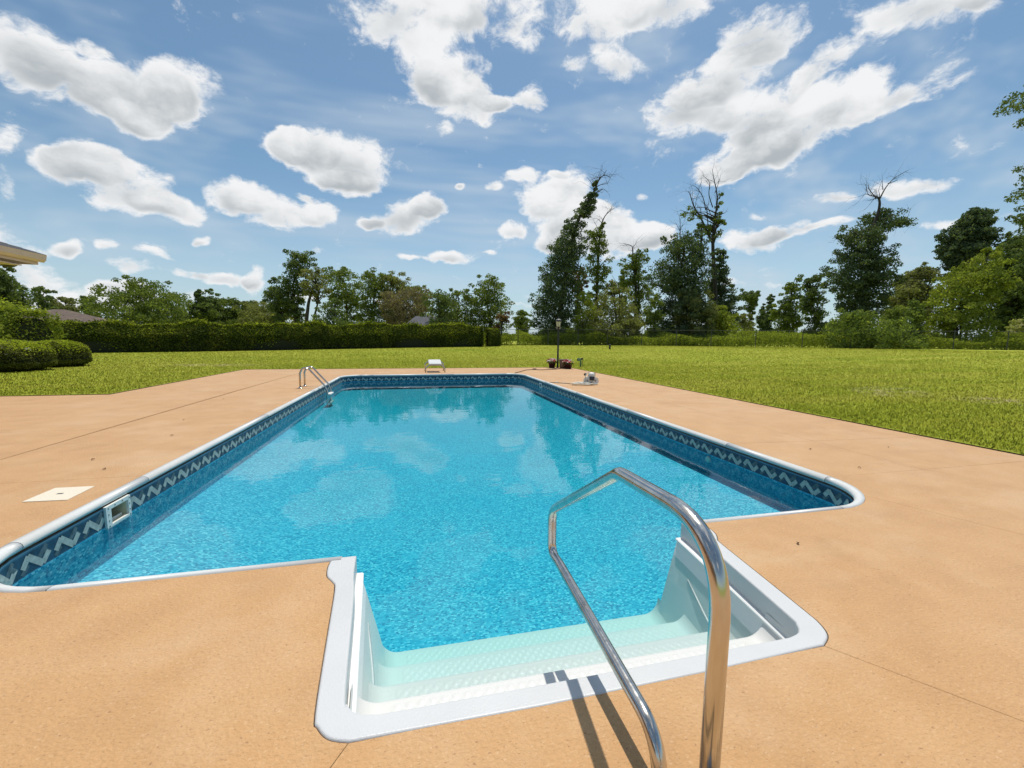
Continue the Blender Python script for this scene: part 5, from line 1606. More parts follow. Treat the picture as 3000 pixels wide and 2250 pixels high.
# ------------------------------------------------------------------ trees and thickets
AX = np.array([math.cos(YAW), -math.sin(YAW), 0.0])      # common horizontal axis along which crowns were measured
AY = np.array([math.sin(YAW), math.cos(YAW), 0.0])
TREES = [
 {'key':'oak_tree','x':-42.81,'y':55.91,'prof':[[3.4,0.0,1.19],[5.02,0.26,1.61],[6.51,0.31,1.68],[7.73,0.16,1.4],[8.95,-0.05,0.91]],'kind':'dark','n':1.2,'label':'dark broad tree partly hidden behind the house eave','open':0.0},
 {'key':'sparse_tree','x':-43.76,'y':60.28,'prof':[[3.62,0.0,1.22],[4.35,-0.01,1.52],[5.38,-0.31,1.52],[6.56,-0.55,1.29],[7.66,-0.85,0.38]],'kind':'dark','n':0.45,'label':'thin see-through tree between the dark broad tree and the flat-topped pine','open':0.5},
 {'key':'pine_tree','x':-48.03,'y':69.53,'prof':[[3.7,0.0,1.15],[4.55,-0.01,1.15],[5.41,0.07,0.71],[6.09,-0.02,0.97],[6.77,-0.29,1.41],[7.45,-0.38,0.79]],'kind':'dark','n':0.6,'label':'flat-topped pine rising behind the tall clipped hedge','open':0.4},
 {'key':'bare_topped_tree','x':-58.53,'y':89.59,'prof':[[4.48,0.0,0.91],[5.58,-0.23,2.28],[6.69,-0.46,1.82],[7.79,-0.47,0.91]],'kind':'olive','n':0.35,'label':'sparse brownish tree directly behind the brown hip roof','open':0.5},
 {'key':'slender_tree','x':-50.96,'y':82.59,'prof':[[3.67,0.0,0.96],[4.71,0.2,0.96],[5.74,0.34,1.33],[6.36,0.18,1.17],[7.39,-0.03,0.74]],'kind':'dark','n':0.5,'label':'small slender tree close beside the brown hip roof','open':0.4},
 {'key':'live_oak_tree','x':-32.26,'y':62.67,'prof':[[2.56,0.0,5.77],[3.36,-0.17,6.27],[4.34,-0.02,6.1],[5.31,0.06,5.52],[6.28,-0.03,5.1],[6.92,-0.61,3.34],[7.9,0.11,2.26],[8.62,-0.95,1.0]],'kind':'mid','n':2.2,'label':'wide spreading live oak with layered crown above the hedge','open':0.25},
 {'key':'conifer_tree','x':-26.91,'y':66.63,'prof':[[2.76,0.0,1.94],[4.0,-0.01,2.17],[5.24,-0.11,1.82],[6.47,-0.21,1.25],[7.53,-0.04,0.57]],'kind':'dark','n':0.6,'label':'narrow pointed conifer next to the spreading live oak','open':0.0},
 {'key':'round_tree','x':-25.64,'y':68.41,'prof':[[2.84,0.0,2.83],[4.12,-0.01,3.2],[5.39,-0.21,3.02],[6.4,-0.03,1.7]],'kind':'mid','n':0.9,'label':'low rounded green tree behind the hedge beside the narrow conifer','open':0.0},
 {'key':'round_tree','x':-22.57,'y':69.77,'prof':[[2.93,0.0,2.04],[4.25,-0.01,2.43],[5.57,-0.21,2.24],[6.51,-0.13,1.17]],'kind':'dark','n':0.8,'label':'low dark tree behind the hedge,next to a greyish bushy one','open':0.0},
 {'key':'round_tree','x':-17.9,'y':62.48,'prof':[[2.7,0.0,2.91],[3.98,-0.1,3.17],[5.0,-0.28,2.64],[5.68,-0.63,1.23]],'kind':'olive','n':1.0,'label':'greyish olive bushy tree behind the hedge','open':0.0},
 {'key':'broadleaf_tree','x':-13.31,'y':53.15,'prof':[[2.63,0.0,0.68],[3.66,-0.01,0.99],[4.84,-0.24,1.37],[6.16,-0.55,1.52],[6.89,-0.63,1.14],[7.93,-0.34,0.53]],'kind':'dark','n':0.9,'label':'dark broadleaf tree with low crown touching the tallest hedge-side tree','open':0.0},
 {'key':'tall_broadleaf_tree','x':-12.3,'y':52.92,'prof':[[4.26,0.5,0.91],[5.44,0.34,1.37],[6.91,0.44,1.33],[8.39,0.61,1.37],[9.28,1.05,1.52],[10.01,1.3,1.48],[10.9,1.33,1.22]],'kind':'dark','n':1.3,'label':'tallest dark broadleaf tree rising behind the hedge','open':0.0},
 {'key':'leaning_tree','x':-10.06,'y':50.34,'prof':[[5.3,1.54,0.52],[6.14,1.53,1.25],[7.13,1.31,1.47],[8.12,1.23,1.25],[8.9,1.22,0.81]],'kind':'olive','n':0.7,'label':'pale tree with bare leaning trunk showing sky beneath its crown','open':0.3,'bare':[[[0.0,2.6,0.224],[0.2,3.87,0.192],[0.47,5.29,0.16],[1.03,6.7,0.096]]]},
 {'key':'broadleaf_tree','x':-6.69,'y':57.85,'prof':[[2.89,0.0,1.41],[5.03,-0.02,1.76],[6.68,-0.28,2.2],[7.99,-0.46,2.37],[9.31,-0.56,2.1],[10.22,-0.56,0.88]],'kind':'mid','n':1.3,'label':'broad green tree behind the dark pointed cedar','open':0.2},
 {'key':'cedar_tree','x':-5.8,'y':43.11,'prof':[[2.17,0.0,1.7],[2.94,0.06,1.63],[3.56,0.11,1.31],[4.42,0.17,0.85],[5.16,0.03,0.2]],'kind':'dark','n':1.3,'label':'dark pointed cedar close behind the hedge','open':0.0},
 {'key':'broadleaf_tree','x':-3.33,'y':54.99,'prof':[[2.69,0.0,1.99],[3.97,-0.01,1.99],[5.56,0.29,1.99],[7.15,0.52,2.08],[8.42,0.67,2.08],[9.3,0.74,1.13]],'kind':'mid','n':1.2,'label':'green broadleaf tree with feathery top,middle of the hedge row','open':0.2},
 {'key':'broadleaf_tree','x':-0.27,'y':54.43,'prof':[[3.99,0.0,1.23],[5.9,-0.02,1.58],[7.18,0.25,1.72],[8.45,0.04,1.49],[9.24,-0.05,1.05]],'kind':'olive','n':1.0,'label':'rounded yellowish tree crown beside the feathery-topped tree','open':0.0},
 {'key':'grey_tree','x':0.33,'y':50.0,'prof':[[2.54,0.0,1.63],[3.35,0.81,2.7],[4.39,0.87,2.95],[5.56,0.94,2.87],[6.45,1.0,2.13]],'kind':'brown','n':1.3,'label':'greyish brown dense tree behind the grey roof','open':0.0},
 {'key':'pale_tree','x':3.08,'y':57.93,'prof':[[5.26,0.0,1.15],[6.29,-0.18,1.53],[7.31,-0.36,1.53],[8.16,-0.37,1.15]],'kind':'olive','n':0.5,'label':'pale thin-topped tree above the grey roof','open':0.4},
 {'key':'broadleaf_tree','x':4.52,'y':38.69,'prof':[[2.36,0.0,1.2],[3.3,-0.07,1.26],[4.24,-0.19,1.26],[5.06,-0.08,1.13],[5.6,0.15,0.47]],'kind':'dark','n':1.0,'label':'dark tree overlapping one end of the small grey roof','open':0.0},
 {'key':'broadleaf_tree','x':6.53,'y':42.37,'prof':[[2.43,0.0,2.36],[3.53,-0.01,2.21],[4.57,0.24,1.62],[5.47,0.1,1.18],[6.19,0.1,0.59]],'kind':'mid','n':1.4,'label':'fresh green pyramid-shaped tree behind the end of the hedge','open':0.0},
 {'key':'broadleaf_tree','x':10.13,'y':42.56,'prof':[[2.36,0.0,1.82],[3.35,-0.14,1.97],[4.54,-0.35,2.05],[5.6,-0.46,2.09],[6.53,-0.27,1.86],[7.19,-0.31,1.21],[7.72,-0.45,0.76]],'kind':'mid','n':1.7,'label':'tall rounded green tree at the end of the hedge','open':0.0},
 {'key':'cedar_tree','x':10.46,'y':38.32,'prof':[[2.08,0.0,0.52],[2.56,-0.0,0.59],[3.41,0.02,0.55],[4.13,0.01,0.28]],'kind':'rust','n':0.5,'label':'small dark reddish cedar at the end of the hedge','open':0.0},
 {'key':'far_tree','x':22.17,'y':75.91,'prof':[[2.34,0.0,1.41],[3.87,-0.14,1.54],[5.4,-0.16,1.28],[6.42,-0.17,0.77]],'kind':'mid','n':0.4,'label':'small distant tree between the hedge end and the tall tilted tree','open':0.0},
 {'key':'leaning_vine_tree','x':16.96,'y':39.76,'prof':[[0.65,-0.28,1.83],[1.7,-0.43,1.97],[3.1,-0.45,2.11],[4.79,-0.5,2.21],[6.19,-0.47,2.11],[7.6,-0.13,2.03],[9.0,0.28,1.89],[10.41,0.62,1.82],[11.54,0.89,1.4],[12.66,1.34,0.94],[13.51,1.72,0.77],[14.36,2.35,1.11],[15.2,2.87,0.73],[16.05,2.97,0.49],[16.89,3.35,0.17]],'kind':'vine','n':3.6,'label':'tall tilted tree wrapped in dark vines behind the lamp post','open':0.0,'bare':[[[0.0,0.65,0.32],[0.1,4.79,0.28],[0.77,9.01,0.24],[1.58,12.95,0.176],[2.41,14.64,0.136],[3.25,16.19,0.096],[3.66,17.18,0.072],[4.22,17.67,0.04],[4.9,17.39,0.016]],[[3.59,17.04,0.048],[3.52,17.46,0.024],[3.73,17.81,0.012]],[[4.08,17.6,0.04],[4.36,18.03,0.016]],[[3.25,16.19,0.04],[2.82,16.61,0.016]]]},
 {'key':'slender_vine_tree','x':22.46,'y':42.63,'prof':[[3.93,-0.21,1.05],[5.92,-0.16,1.15],[7.45,-0.17,0.96],[8.53,-0.1,1.24],[9.45,-0.15,1.39],[10.67,-0.16,1.19],[11.9,-0.21,1.15],[13.12,-0.18,1.19],[13.74,0.08,0.38]],'kind':'mid','n':1.2,'label':'slender tree with curved bare tip next to the tilted vine tree','open':0.25,'bare':[[[0.0,0.72,0.2],[-0.09,6.69,0.16],[-0.04,10.52,0.12],[0.06,13.12,0.096],[0.31,14.35,0.064],[0.84,15.2,0.04],[1.53,15.71,0.016]],[[-0.07,13.12,0.04],[-0.38,13.73,0.024],[-0.66,14.07,0.012]],[[1.14,15.43,0.024],[1.23,15.97,0.008]]]},
 {'key':'brown_tree','x':23.52,'y':51.22,'prof':[[5.8,0.0,0.54],[7.23,0.08,0.63],[8.48,0.11,0.94],[9.73,0.1,0.94],[10.54,0.14,0.54]],'kind':'rust','n':0.6,'label':'brownish tree peeking between the tilted and slender trees','open':0.0},
 {'key':'wild_bush','x':21.47,'y':37.7,'prof':[[0.71,0.0,2.73],[2.01,0.06,2.8],[3.38,0.39,2.59],[4.76,0.51,2.18],[5.86,0.64,1.5],[6.82,0.5,0.27]],'kind':'olive','n':2.2,'label':'large olive thicket at the fence between the slender and dense trees','open':0.0},
 {'key':'wild_bush','x':18.66,'y':37.31,'prof':[[0.69,0.0,0.8],[1.43,-0.01,0.93],[2.64,0.05,1.0],[3.98,0.04,1.0],[5.18,0.03,0.73],[5.99,0.02,0.33]],'kind':'bright','n':1.0,'label':'bright bush hugging the foot of the tilted vine tree','open':0.0},
 {'key':'dead_snag','x':22.62,'y':37.44,'prof':[[5.72,-0.67,0.55],[6.4,-0.81,0.55],[7.09,-0.89,0.34]],'kind':'olive','n':0.12,'label':'thin dead stem poking out of the olive thicket','open':0.0,'bare':[[[0.0,0.79,0.104],[-0.04,4.76,0.088],[-0.19,6.41,0.056],[-0.4,6.96,0.024]],[[-0.47,6.95,0.024],[-0.96,7.64,0.012]]]},
 {'key':'conifer_tree','x':30.34,'y':51.98,'prof':[[8.25,0.0,0.63],[9.73,-0.01,0.52],[10.84,0.02,0.23]],'kind':'mid','n':0.35,'label':'narrow conifer close by the bare-tipped medium tree','open':0.0},
 {'key':'bare_tipped_tree','x':27.81,'y':43.47,'prof':[[4.57,0.21,1.18],[6.01,0.27,1.48],[7.28,0.26,1.68],[8.56,0.01,1.58],[9.67,-0.2,1.43],[10.47,-0.21,1.43],[11.11,-0.42,0.89]],'kind':'mid','n':1.1,'label':'medium tree with a bare forked tip in the fence row','open':0.3,'bare':[[[0.0,0.74,0.2],[-0.14,6.96,0.144],[-0.57,10.15,0.096],[-0.66,11.42,0.064],[-0.83,12.06,0.04],[-1.79,12.34,0.016]],[[-0.62,11.11,0.032],[-0.66,11.9,0.016]],[[-0.33,10.47,0.04],[0.63,11.12,0.016]]]},
 {'key':'dense_vine_tree','x':30.73,'y':38.66,'prof':[[0.67,-0.89,2.34],[2.43,-0.39,2.81],[4.2,-0.11,2.94],[5.67,0.1,2.46],[6.98,-0.28,2.54],[8.01,-0.66,2.89],[8.89,-0.52,2.75],[10.07,-0.12,2.36],[11.24,-0.17,2.12],[12.12,-0.18,1.85],[12.72,0.92,0.27]],'kind':'vine','n':4.2,'label':'wide dense vine-covered tree clump in the fence row','open':0.0,'bare':[[[-0.74,9.47,0.08],[-0.69,11.53,0.064],[-0.7,12.7,0.04],[-0.79,14.17,0.016]],[[-0.7,12.7,0.032],[-1.15,13.73,0.012]],[[-0.7,12.85,0.032],[-0.34,13.59,0.012]],[[1.62,9.5,0.128],[1.57,11.55,0.112],[1.48,13.09,0.08]]]},
 {'key':'tall_bare_tree','x':35.23,'y':39.08,'prof':[[12.39,-0.68,0.72],[13.29,-0.46,0.94],[14.19,-0.54,0.72],[15.69,-0.44,0.4],[16.74,-0.34,0.22]],'kind':'mid','n':0.45,'label':'tall bare-branched tree with forked dark trunk','open':0.5,'bare':[[[0.0,4.45,0.261],[-0.09,5.95,0.244],[-0.42,8.94,0.209],[-0.75,11.79,0.174],[-0.69,14.19,0.116],[-0.56,16.29,0.081],[-0.72,17.49,0.058],[-1.03,18.53,0.041],[-1.32,19.73,0.012]],[[-0.75,11.79,0.139],[-1.44,12.98,0.116],[-2.36,14.62,0.093],[-3.12,15.67,0.07],[-3.58,16.71,0.041],[-3.86,17.31,0.017]],[[-2.35,14.55,0.058],[-3.11,14.92,0.041],[-3.87,15.06,0.029],[-4.78,15.28,0.012]],[[-1.76,15.38,0.058],[-2.07,16.73,0.041],[-2.69,17.77,0.029],[-3.22,18.14,0.012]],[[-1.01,15.69,0.058],[-1.47,17.03,0.046],[-1.48,18.38,0.029],[-2.25,19.12,0.012]],[[-0.7,15.24,0.058],[-0.84,13.59,0.029]],[[-0.87,17.19,0.046],[-0.5,18.24,0.023],[-0.36,18.77,0.012]],[[-1.28,12.68,0.058],[-1.6,14.93,0.052],[-1.76,15.68,0.046]],[[-2.97,15.52,0.029],[-2.83,16.72,0.017],[-2.53,17.32,0.009]],[[-1.48,17.93,0.023],[-1.79,18.83,0.009]],[[-0.71,15.99,0.029],[-0.26,16.89,0.012]],[[-2.68,17.62,0.017],[-2.39,18.37,0.009]],[[-1.0,14.49,0.035],[-1.46,15.68,0.029],[-1.92,16.28,0.012]]],'extra':[[13.13,-1.59,0.44],[14.17,-2.66,0.58],[14.77,-3.27,0.88],[15.36,-3.87,0.59]]},
 {'key':'conical_vine_tree','x':37.04,'y':40.35,'prof':[[4.28,0.13,1.55],[5.06,0.04,1.62],[6.31,-0.24,1.45],[7.87,-0.45,1.2],[9.43,-0.55,0.99],[10.84,-0.56,0.57],[11.94,-0.57,0.28]],'kind':'vine','n':2.6,'label':'dark cone-shaped vine tree behind the tall bare-branched tree','open':0.0},
 {'key':'wild_bush','x':30.89,'y':36.72,'prof':[[2.11,0.0,1.5],[3.37,-0.15,1.91],[4.36,-0.16,1.91],[5.48,-0.31,1.5],[6.32,-0.39,0.48]],'kind':'olive','n':1.5,'label':'olive thicket leaning against the dense vine clump','open':0.0},
 {'key':'wild_bush','x':34.76,'y':37.75,'prof':[[0.86,0.0,1.46],[1.89,-0.01,1.72],[3.06,0.05,1.78],[3.94,-0.03,1.46],[4.67,-0.4,0.73]],'kind':'bright','n':1.5,'label':'sunlit bush at the foot of the cone-shaped vine tree','open':0.0},
 {'key':'wild_bush','x':23.49,'y':37.23,'prof':[[0.66,0.0,1.22],[1.75,-0.08,1.43],[2.85,-0.02,1.22],[3.54,0.11,0.54]],'kind':'olive','n':0.9,'label':'drooping olive bush in front of the bare-tipped tree','open':0.0},
 {'key':'wild_bush','x':26.11,'y':36.64,'prof':[[0.82,0.0,0.61],[2.05,-0.08,0.81],[3.42,-0.09,0.95],[4.8,0.03,0.81],[5.76,0.23,0.34]],'kind':'mid','n':1.0,'label':'green bush at the foot of the dense vine clump','open':0.0},
 {'key':'far_tree','x':63.17,'y':64.61,'prof':[[4.19,0.0,0.83],[6.43,-0.02,0.59],[8.17,-0.04,1.3],[9.41,-0.55,1.78],[10.4,-1.06,0.83]],'kind':'dark','n':0.45,'label':'distant see-through tree beyond the cone-shaped vine tree','open':0.4},
 {'key':'wild_bush','x':40.56,'y':40.59,'prof':[[1.34,0.0,1.06],[2.3,-0.01,1.06],[3.57,-0.02,0.91],[4.53,-0.03,0.46]],'kind':'olive','n':0.7,'label':'dull bush below the distant see-through tree','open':0.0},
 {'key':'far_conifer','x':71.71,'y':69.9,'prof':[[4.51,0.0,1.4],[6.49,0.08,1.31],[8.48,0.56,1.03],[10.26,0.84,0.37]],'kind':'dark','n':0.4,'label':'distant narrow conifer standing alone in a gap of sky','open':0.0},
 {'key':'broadleaf_tree','x':50.88,'y':44.61,'prof':[[3.13,0.0,1.83],[4.7,0.12,1.71],[6.53,0.23,1.34],[8.36,0.35,1.1],[9.93,0.59,0.73]],'kind':'mid','n':1.0,'label':'green tree between the lone conifer and the dark slim tree','open':0.2},
 {'key':'broadleaf_tree','x':50.85,'y':40.48,'prof':[[3.02,0.0,1.34],[4.47,-0.26,1.35],[6.41,-0.64,1.24],[8.11,-0.84,0.96],[9.2,-0.67,0.56]],'kind':'dark','n':0.9,'label':'dark slim tree beside the heavy forked tree','open':0.0},
 {'key':'heavy_vine_tree','x':50.17,'y':34.28,'prof':[[4.35,-0.46,1.91],[5.42,-0.41,1.95],[6.71,-0.59,2.33],[7.99,-1.03,3.01],[9.28,-0.93,2.75],[10.57,-0.51,2.08],[11.64,-1.06,2.01],[12.71,-0.97,2.09],[13.59,1.08,2.12],[14.45,1.07,1.96],[15.19,0.42,0.49]],'kind':'vine','n':3.6,'label':'heavy dark vine tree with bare forked crown and one drooping arm','open':0.22,'bare':[[[0.0,1.57,0.32],[-0.01,9.72,0.28],[0.11,12.94,0.224],[0.52,15.3,0.128],[0.36,16.37,0.096],[-0.25,16.58,0.048],[-1.11,16.79,0.024],[-1.43,16.36,0.012]],[[0.41,16.16,0.08],[0.83,17.45,0.048],[1.47,18.31,0.032],[2.43,18.9,0.012]],[[0.08,16.37,0.056],[-0.58,17.44,0.032],[-0.37,18.04,0.012]],[[0.72,17.24,0.04],[0.6,18.2,0.012]],[[1.15,17.88,0.032],[1.9,18.1,0.012]],[[-0.79,16.75,0.024],[-1.22,17.22,0.01]],[[0.44,12.3,0.16],[1.51,13.38,0.112],[2.8,14.04,0.08],[3.87,14.47,0.04],[4.75,13.62,0.008]],[[-1.49,10.78,0.096],[-2.8,12.27,0.056],[-3.98,12.26,0.016]],[[1.09,12.73,0.064],[1.5,14.88,0.024]]]},
 {'key':'vine_mound','x':40.64,'y':26.04,'prof':[[0.53,0.0,2.81],[1.49,-0.01,2.94],[2.32,-0.14,2.91],[2.99,-1.25,1.98],[3.57,-1.89,0.92],[3.9,-2.06,0.26]],'kind':'vinelow','n':2.6,'label':'low dark vine mound swallowing the fence below the heavy forked tree','open':0.0},
 {'key':'vine_mound','x':44.24,'y':26.24,'prof':[[0.54,0.0,0.89],[1.17,-0.01,1.01],[2.38,-0.02,1.14],[3.42,-0.03,1.14],[4.28,0.14,0.89],[4.8,0.22,0.32]],'kind':'vinelow','n':1.3,'label':'taller rounded hump of the vine mound beside the bright green tree','open':0.0},
 {'key':'round_tree','x':75.54,'y':40.85,'prof':[[8.82,-1.15,0.75],[11.25,-1.17,1.32],[12.89,0.1,2.65],[14.24,-0.05,2.74],[16.13,-0.13,2.23],[17.76,0.67,1.66],[18.98,1.07,1.2]],'kind':'vine','n':2.0,'label':'tall round-headed tree behind the bright green tree','open':0.0},
 {'key':'broadleaf_tree','x':71.27,'y':44.36,'prof':[[5.95,0.0,2.97],[7.35,0.41,3.09],[9.03,0.68,2.84],[10.72,1.36,1.97],[11.98,1.92,0.98]],'kind':'olive','n':1.0,'label':'dull olive tree beside the tall round-headed tree','open':0.15},
 {'key':'bright_tree','x':50.59,'y':25.82,'prof':[[2.1,-0.73,1.96],[3.34,-0.65,2.02],[4.77,-0.3,2.13],[6.19,0.13,2.18],[7.61,0.92,1.86],[8.68,1.62,1.13],[9.66,1.52,0.48]],'kind':'bright','n':3.0,'label':'bright green bushy tree overhanging the fence','open':0.0,'bare':[[[-0.09,0.69,0.096],[-0.15,2.99,0.08]],[[0.27,0.69,0.08],[0.34,3.0,0.064]],[[-1.43,0.86,0.104],[-0.55,2.1,0.08]]]},
 {'key':'broadleaf_tree','x':69.17,'y':32.11,'prof':[[2.86,0.0,2.73],[4.88,-0.02,3.11],[7.11,-0.15,3.2],[9.35,0.05,3.01],[11.14,-0.08,2.36],[12.37,-0.2,1.32]],'kind':'dark','n':2.0,'label':'dark wide tree filling the corner behind the bright green tree','open':0.0},
 {'key':'airy_tree','x':79.14,'y':36.03,'prof':[[12.91,-0.72,2.22],[14.42,-0.74,2.22],[15.93,-0.62,1.69],[17.44,-0.64,0.84]],'kind':'dark','n':0.6,'label':'airy tree top above the dark wide tree','open':0.4},
 {'key':'wild_bush','x':56.5,'y':24.47,'prof':[[0.75,0.0,1.04],[1.81,0.08,1.26],[2.87,-0.02,1.04],[3.58,-0.12,0.52]],'kind':'pale','n':0.9,'label':'pale leafy bush at the end of the fence','open':0.0},
 {'key':'tall_edge_tree','x':55.62,'y':22.63,'prof':[[9.69,-0.08,1.86],[12.7,-0.49,2.41],[14.05,-0.19,2.94],[15.4,-0.03,2.77],[16.4,0.07,2.66],[17.25,0.86,1.86],[19.78,1.52,2.2],[20.35,0.25,3.12],[20.85,-0.44,3.8],[21.43,-0.68,4.04],[22.03,-0.28,3.29],[22.96,0.56,2.11]],'kind':'dark','n':4.0,'label':'towering dark tree whose branch reaches in from the side','open':0.0}
]

def crown_points(prof, n_cl, r, openness):
    P = np.array(prof)                       # z, offset, radius (bottom..top)
    zs = np.linspace(P[0, 0], P[-1, 0], 60)
    rd = np.interp(zs, P[:, 0], P[:, 2]); of = np.interp(zs, P[:, 0], P[:, 1])
    w = rd**1.35+0.05; w /= w.sum()
    k = r.choice(len(zs), n_cl, p=w)
    z = zs[k]+r.normal(size=n_cl)*0.12
    th = r.uniform(0, 2*math.pi, n_cl)
    q = r.uniform(0.0, 1.0, n_cl)**0.42
    lump = 1+.16*np.sin(th*2+z*1.3+r.uniform(0, 6))+.14*np.sin(th*3-z*2.1+r.uniform(0, 6))
    R = rd[k]*q*lump*0.90
    spray = r.uniform(0, 1, n_cl) < 0.16          # shoots that break the outline
    R = np.where(spray, rd[k]*r.uniform(.95, 1.28, n_cl), R)
    z = z + np.where(spray, r.uniform(-.1, .45, n_cl), 0)
    C = (of[k]+R*np.cos(th))[:, None]*AX + (R*np.sin(th))[:, None]*AY
    C[:, 2] = z
    return C, np.where(spray, rd[k]*.45, rd[k]), of[k]

def grow_tree(T):
    key = T['key']
    seed = sum(ord(c)*(i+3) for i, c in enumerate(T['label'])) % 99991
    r = np.random.default_rng(seed)
    x, y = T['x'], T['y']
    g0 = gz(x, y)
    dist = math.hypot(x-2.2, y+2.2)
    bush = key in ('wild_bush', 'vine_mound')
    cat = 'bush' if bush else 'tree'
    root = empty(key, (x, y, g0))
    tag(root, T['label'], cat, 'thicket along the fence' if bush else 'trees beyond the lawn')
    prof = [[max(p[0]-g0, 0.12), p[1], p[2]] for p in T['prof']]
    if prof[0][0] > 1.6 and not bush and prof[0][2] > 0.6 and key not in ('leaning_tree', 'tall_bare_tree'):
        # crown goes on down behind the hedge
        prof = [[0.9, prof[0][1], prof[0][2]*0.8]] + prof
    profs = [prof]
    if T.get('extra'):
        profs.append([[p[0]-g0, p[1], p[2]] for p in sorted(T['extra'])])
    ls = 0.045 + 0.0015*dist                       # leaf half length
    allV, allF, nv = [], [], 0
    TV, TF = [], []
    def addt(pts, rads, seg):
        V, F = tube_data(pts, rads, seg)
        k = len(TV)
        TV.extend(V); TF.extend([tuple(i+k for i in f) for f in F])
    top = max(p[0] for p in prof)
    # trunk along the crown's axis
    P = np.array(prof)
    if not T.get('bare') or T['bare'][0][0][2] < .25 and key != 'slender_vine_tree':
        zt = np.linspace(-.15, prof[-1][0]*0.93, 9)
        ox = np.interp(zt, np.concatenate([[0], P[:, 0]]), np.concatenate([[0], P[:, 1]]))
        rr = max(.05, .016*top+.04)
        if not bush:
            addt([Vector(AX*o)+Vector((0, 0, z)) for o, z in zip(ox, zt)], [rr*(1-.8*i/8) for i in range(9)], 7)
        else:
            for j in range(4):
                a = r.uniform(0, 6.28); q = r.uniform(.1, .5)*prof[0][2]
                addt([Vector((q*math.cos(a), q*math.sin(a), -.1)), Vector((q*.8*math.cos(a+.4), q*.8*math.sin(a+.4), top*.5))], [.05, .02], 5)
    BV, BF = [], []
    if T.get('bare'):
        def addb(pts, rads, seg=6):
            V, F = tube_data(pts, rads, seg)
            k = len(BV); BV.extend(V); BF.extend([tuple(i+k for i in f) for f in F])
        def twig(p, d, ln, rd, dep):
            q = p+d*ln*.5+Vector(r.normal(size=3))*ln*.06
            e = q+d*ln*.5+Vector(r.normal(size=3))*ln*.10
            addb([p, q, e], [rd, rd*.75, rd*.45], 4)
            if dep > 0:
                for j in range(2):
                    nd = (d+Vector(r.normal(size=3))*.55).normalized()
                    twig(q if j == 0 else e, nd, ln*r.uniform(.5, .75), rd*.5, dep-1)
        for i, line in enumerate(T['bare']):
            dy = 0.0 if i == 0 else r.normal()*.35
            n = len(line)
            pts = [Vector(AX*o + AY*(dy*k/max(1, n-1)))+Vector((0, 0, z-g0)) for k, (o, z, q) in enumerate(line)]
            rads = [q for o, z, q in line]
            pp = spline(pts, 4); rp = list(np.interp(np.linspace(0, n-1, len(pp)), range(n), rads))
            addb(pp, rp, 7)
            # side twigs on dead limbs
            if key in ('tall_bare_tree', 'heavy_vine_tree', 'leaning_vine_tree', 'bare_tipped_tree', 'slender_vine_tree', 'dense_vine_tree'):
                for k in range(len(pp)//3, len(pp)-1):
                    if rp[k] < .13 and r.uniform() < .75:
                        d = (pp[k+1]-pp[k]).normalized()
                        nd = (d*.6+Vector((r.normal(), r.normal()*.6, r.normal()*.5+.25))).normalized()
                        twig(pp[k], nd, r.uniform(.5, 1.3), max(.012, rp[k]*.45), 2)
    # foliage clumps
    for pi, pf in enumerate(profs):
        Pn = np.array(pf)
        surf = np.trapezoid(Pn[:, 2], Pn[:, 0]) if hasattr(np, 'trapezoid') else np.trapz(Pn[:, 2], Pn[:, 0])
        surf = abs(surf)*2                                    # silhouette area, m2
        op = T['open']
        dense = {'vine': 10.0, 'vinelow': 10.0, 'bright': 8.0, 'dark': 7.5}.get(T['kind'], 7.0)
        n_cl = int(max(12, surf*dense*(1-op*.62)))
        n_cl = min(n_cl, 640)
        C, R, O = crown_points(pf, n_cl, r, op)
        cr = np.clip(.22*R+.18, .24, .66)
        per = int(46 + 14*(1-op))
        idx = np.repeat(np.arange(n_cl), per)
        d = r.normal(size=(len(idx), 3)); d /= np.linalg.norm(d, axis=1)[:, None]
        rad_ = r.uniform(0.15, 1, len(idx))**.5
        L_ = C[idx] + d*(rad_*cr[idx])[:, None]*np.array([1.15, 1.15, .75])
        L_[:, 2] = np.maximum(L_[:, 2], .03)
        cen = O[idx][:, None]*AX; outw = L_-cen; outw[:, 2] = 0.35
        outw /= np.linalg.norm(outw, axis=1)[:, None]+1e-9
        V, F = leaf_quads(L_, r.uniform(.65, 1.25, len(L_))*ls, (d*.6+outw*.5), .5, .25, r=r)
        allV.append(V); allF.append(F+nv); nv += len(V)
        # limbs to some of the clumps
        if not bush:
            zz = np.array([q[0] for q in prof]); oo = np.array([q[1] for q in prof])
            for k in r.choice(n_cl, min(n_cl, 26 if op < .3 else 40), replace=False):
                c = C[k]
                zb = max(.3, c[2]-max(.4, R[k]*.8))
                ob = float(np.interp(zb, np.concatenate([[0], zz]), np.concatenate([[0], oo])))
                p0 = Vector(AX*ob)+Vector((0, 0, zb)); p2 = Vector(c)
                p1 = (p0+p2)/2+Vector((0, 0, .12*(p2-p0).length))
                addt([p0, p1, p2], [.05+.006*top*.4, .035, .012], 4)
    arr('crown', np.concatenate(allV), np.concatenate(allF), LEAF[T['kind']], root)
    if TV: pyd('trunk' if not bush else 'stems', TV, TF, M_BARK, root)
    if BV: pyd('bare_limbs', BV, BF, M_DEAD, root)
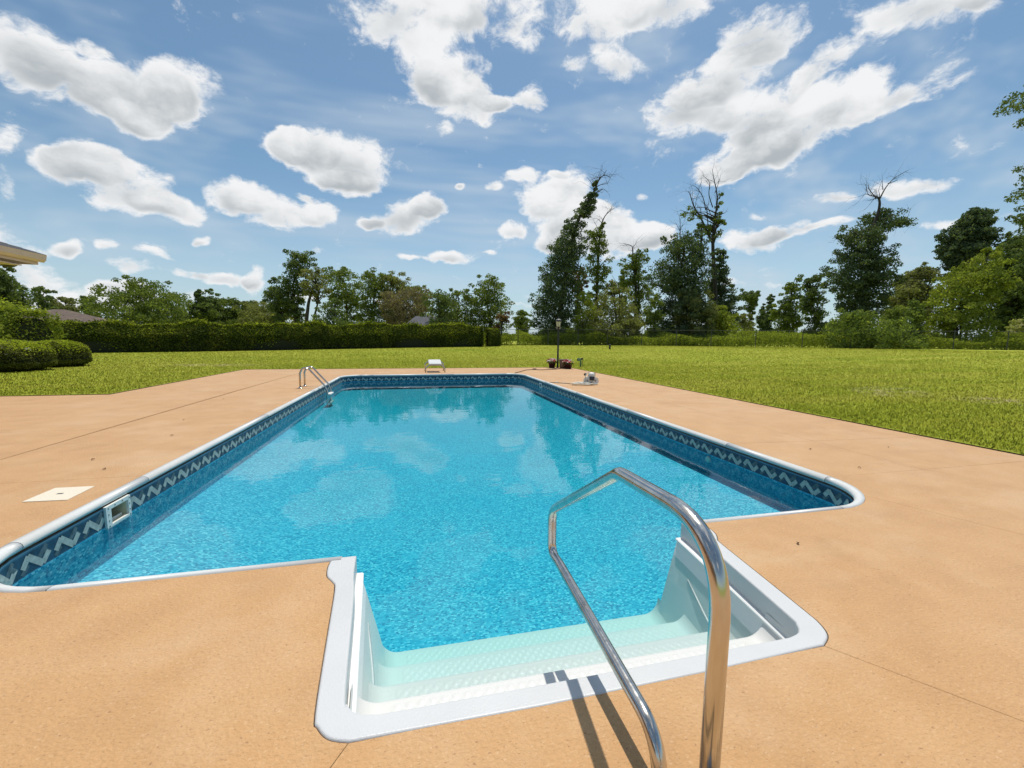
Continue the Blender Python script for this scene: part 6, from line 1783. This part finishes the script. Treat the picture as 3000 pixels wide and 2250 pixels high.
for T in TREES:
    grow_tree(T)

# weeds standing behind the fence, and the low scrub far beyond: masses nobody could count
def weeds():
    r = np.random.default_rng(77)
    n = 52000
    seg = [np.array(p) for p in FENCE]
    L = [np.linalg.norm(b-a) for a, b in zip(seg[:-1], seg[1:])]
    k = r.choice(len(L), n, p=np.array(L)/sum(L))
    t = r.uniform(0, 1, n)
    A = np.array(seg)[k]; B = np.array(seg)[k+1]
    d = (B-A)/np.linalg.norm(B-A, axis=1)[:, None]; nn = np.stack([-d[:, 1], d[:, 0]], 1)
    q = .35+r.uniform(0, 1, n)**1.4*5.0
    P2 = A+(B-A)*t[:, None]+nn*q[:, None]
    s = P2[:, 0]
    H = (.55+.45*np.sin(s*.55+1)*np.sin(s*.23)+.25*np.sin(s*1.7))*.6+.75
    z = r.uniform(0, 1, n)**.7*H*(.8+.1*q)
    P = np.stack([P2[:, 0], P2[:, 1], gz_np(P2[:, 0], P2[:, 1])+z], 1)
    V, F = leaf_quads(P, r.uniform(.7, 1.4, n)*.10, np.tile([0, 0, .5], (n, 1)), .38, .1, r=r)
    o = arr('tall_weeds', V, F, leafy('leaves_weeds', [(0.1, (0.14, 0.17, 0.026)), (0.6, (0.26, 0.30, 0.045)), (0.95, (0.36, 0.38, 0.08))], .45))
    tag(o, 'tall bright weeds growing behind the chain link fence', 'weeds', kind='stuff')
weeds()
def scrub():
    r = np.random.default_rng(78)
    n = 60000
    az = r.uniform(rad(-50), rad(72), n)
    d = r.uniform(95, 135, n)
    H = 2.2+1.3*np.sin(az*23)+.9*np.sin(az*57+1)+.6*np.sin(az*131)
    x = 2.2+d*np.sin(az); y = -2.2+d*np.cos(az)
    z = gz_np(x, y)+r.uniform(0, 1, n)**.8*np.maximum(H, .8)
    V, F = leaf_quads(np.stack([x, y, z], 1), r.uniform(.7, 1.4, n)*.42, None, .6, r=r)
    o = arr('far_scrub', V, F, LEAF['mid'])
    tag(o, 'low far-off scrub along the horizon behind the trees', 'scrub', kind='stuff')
scrub()
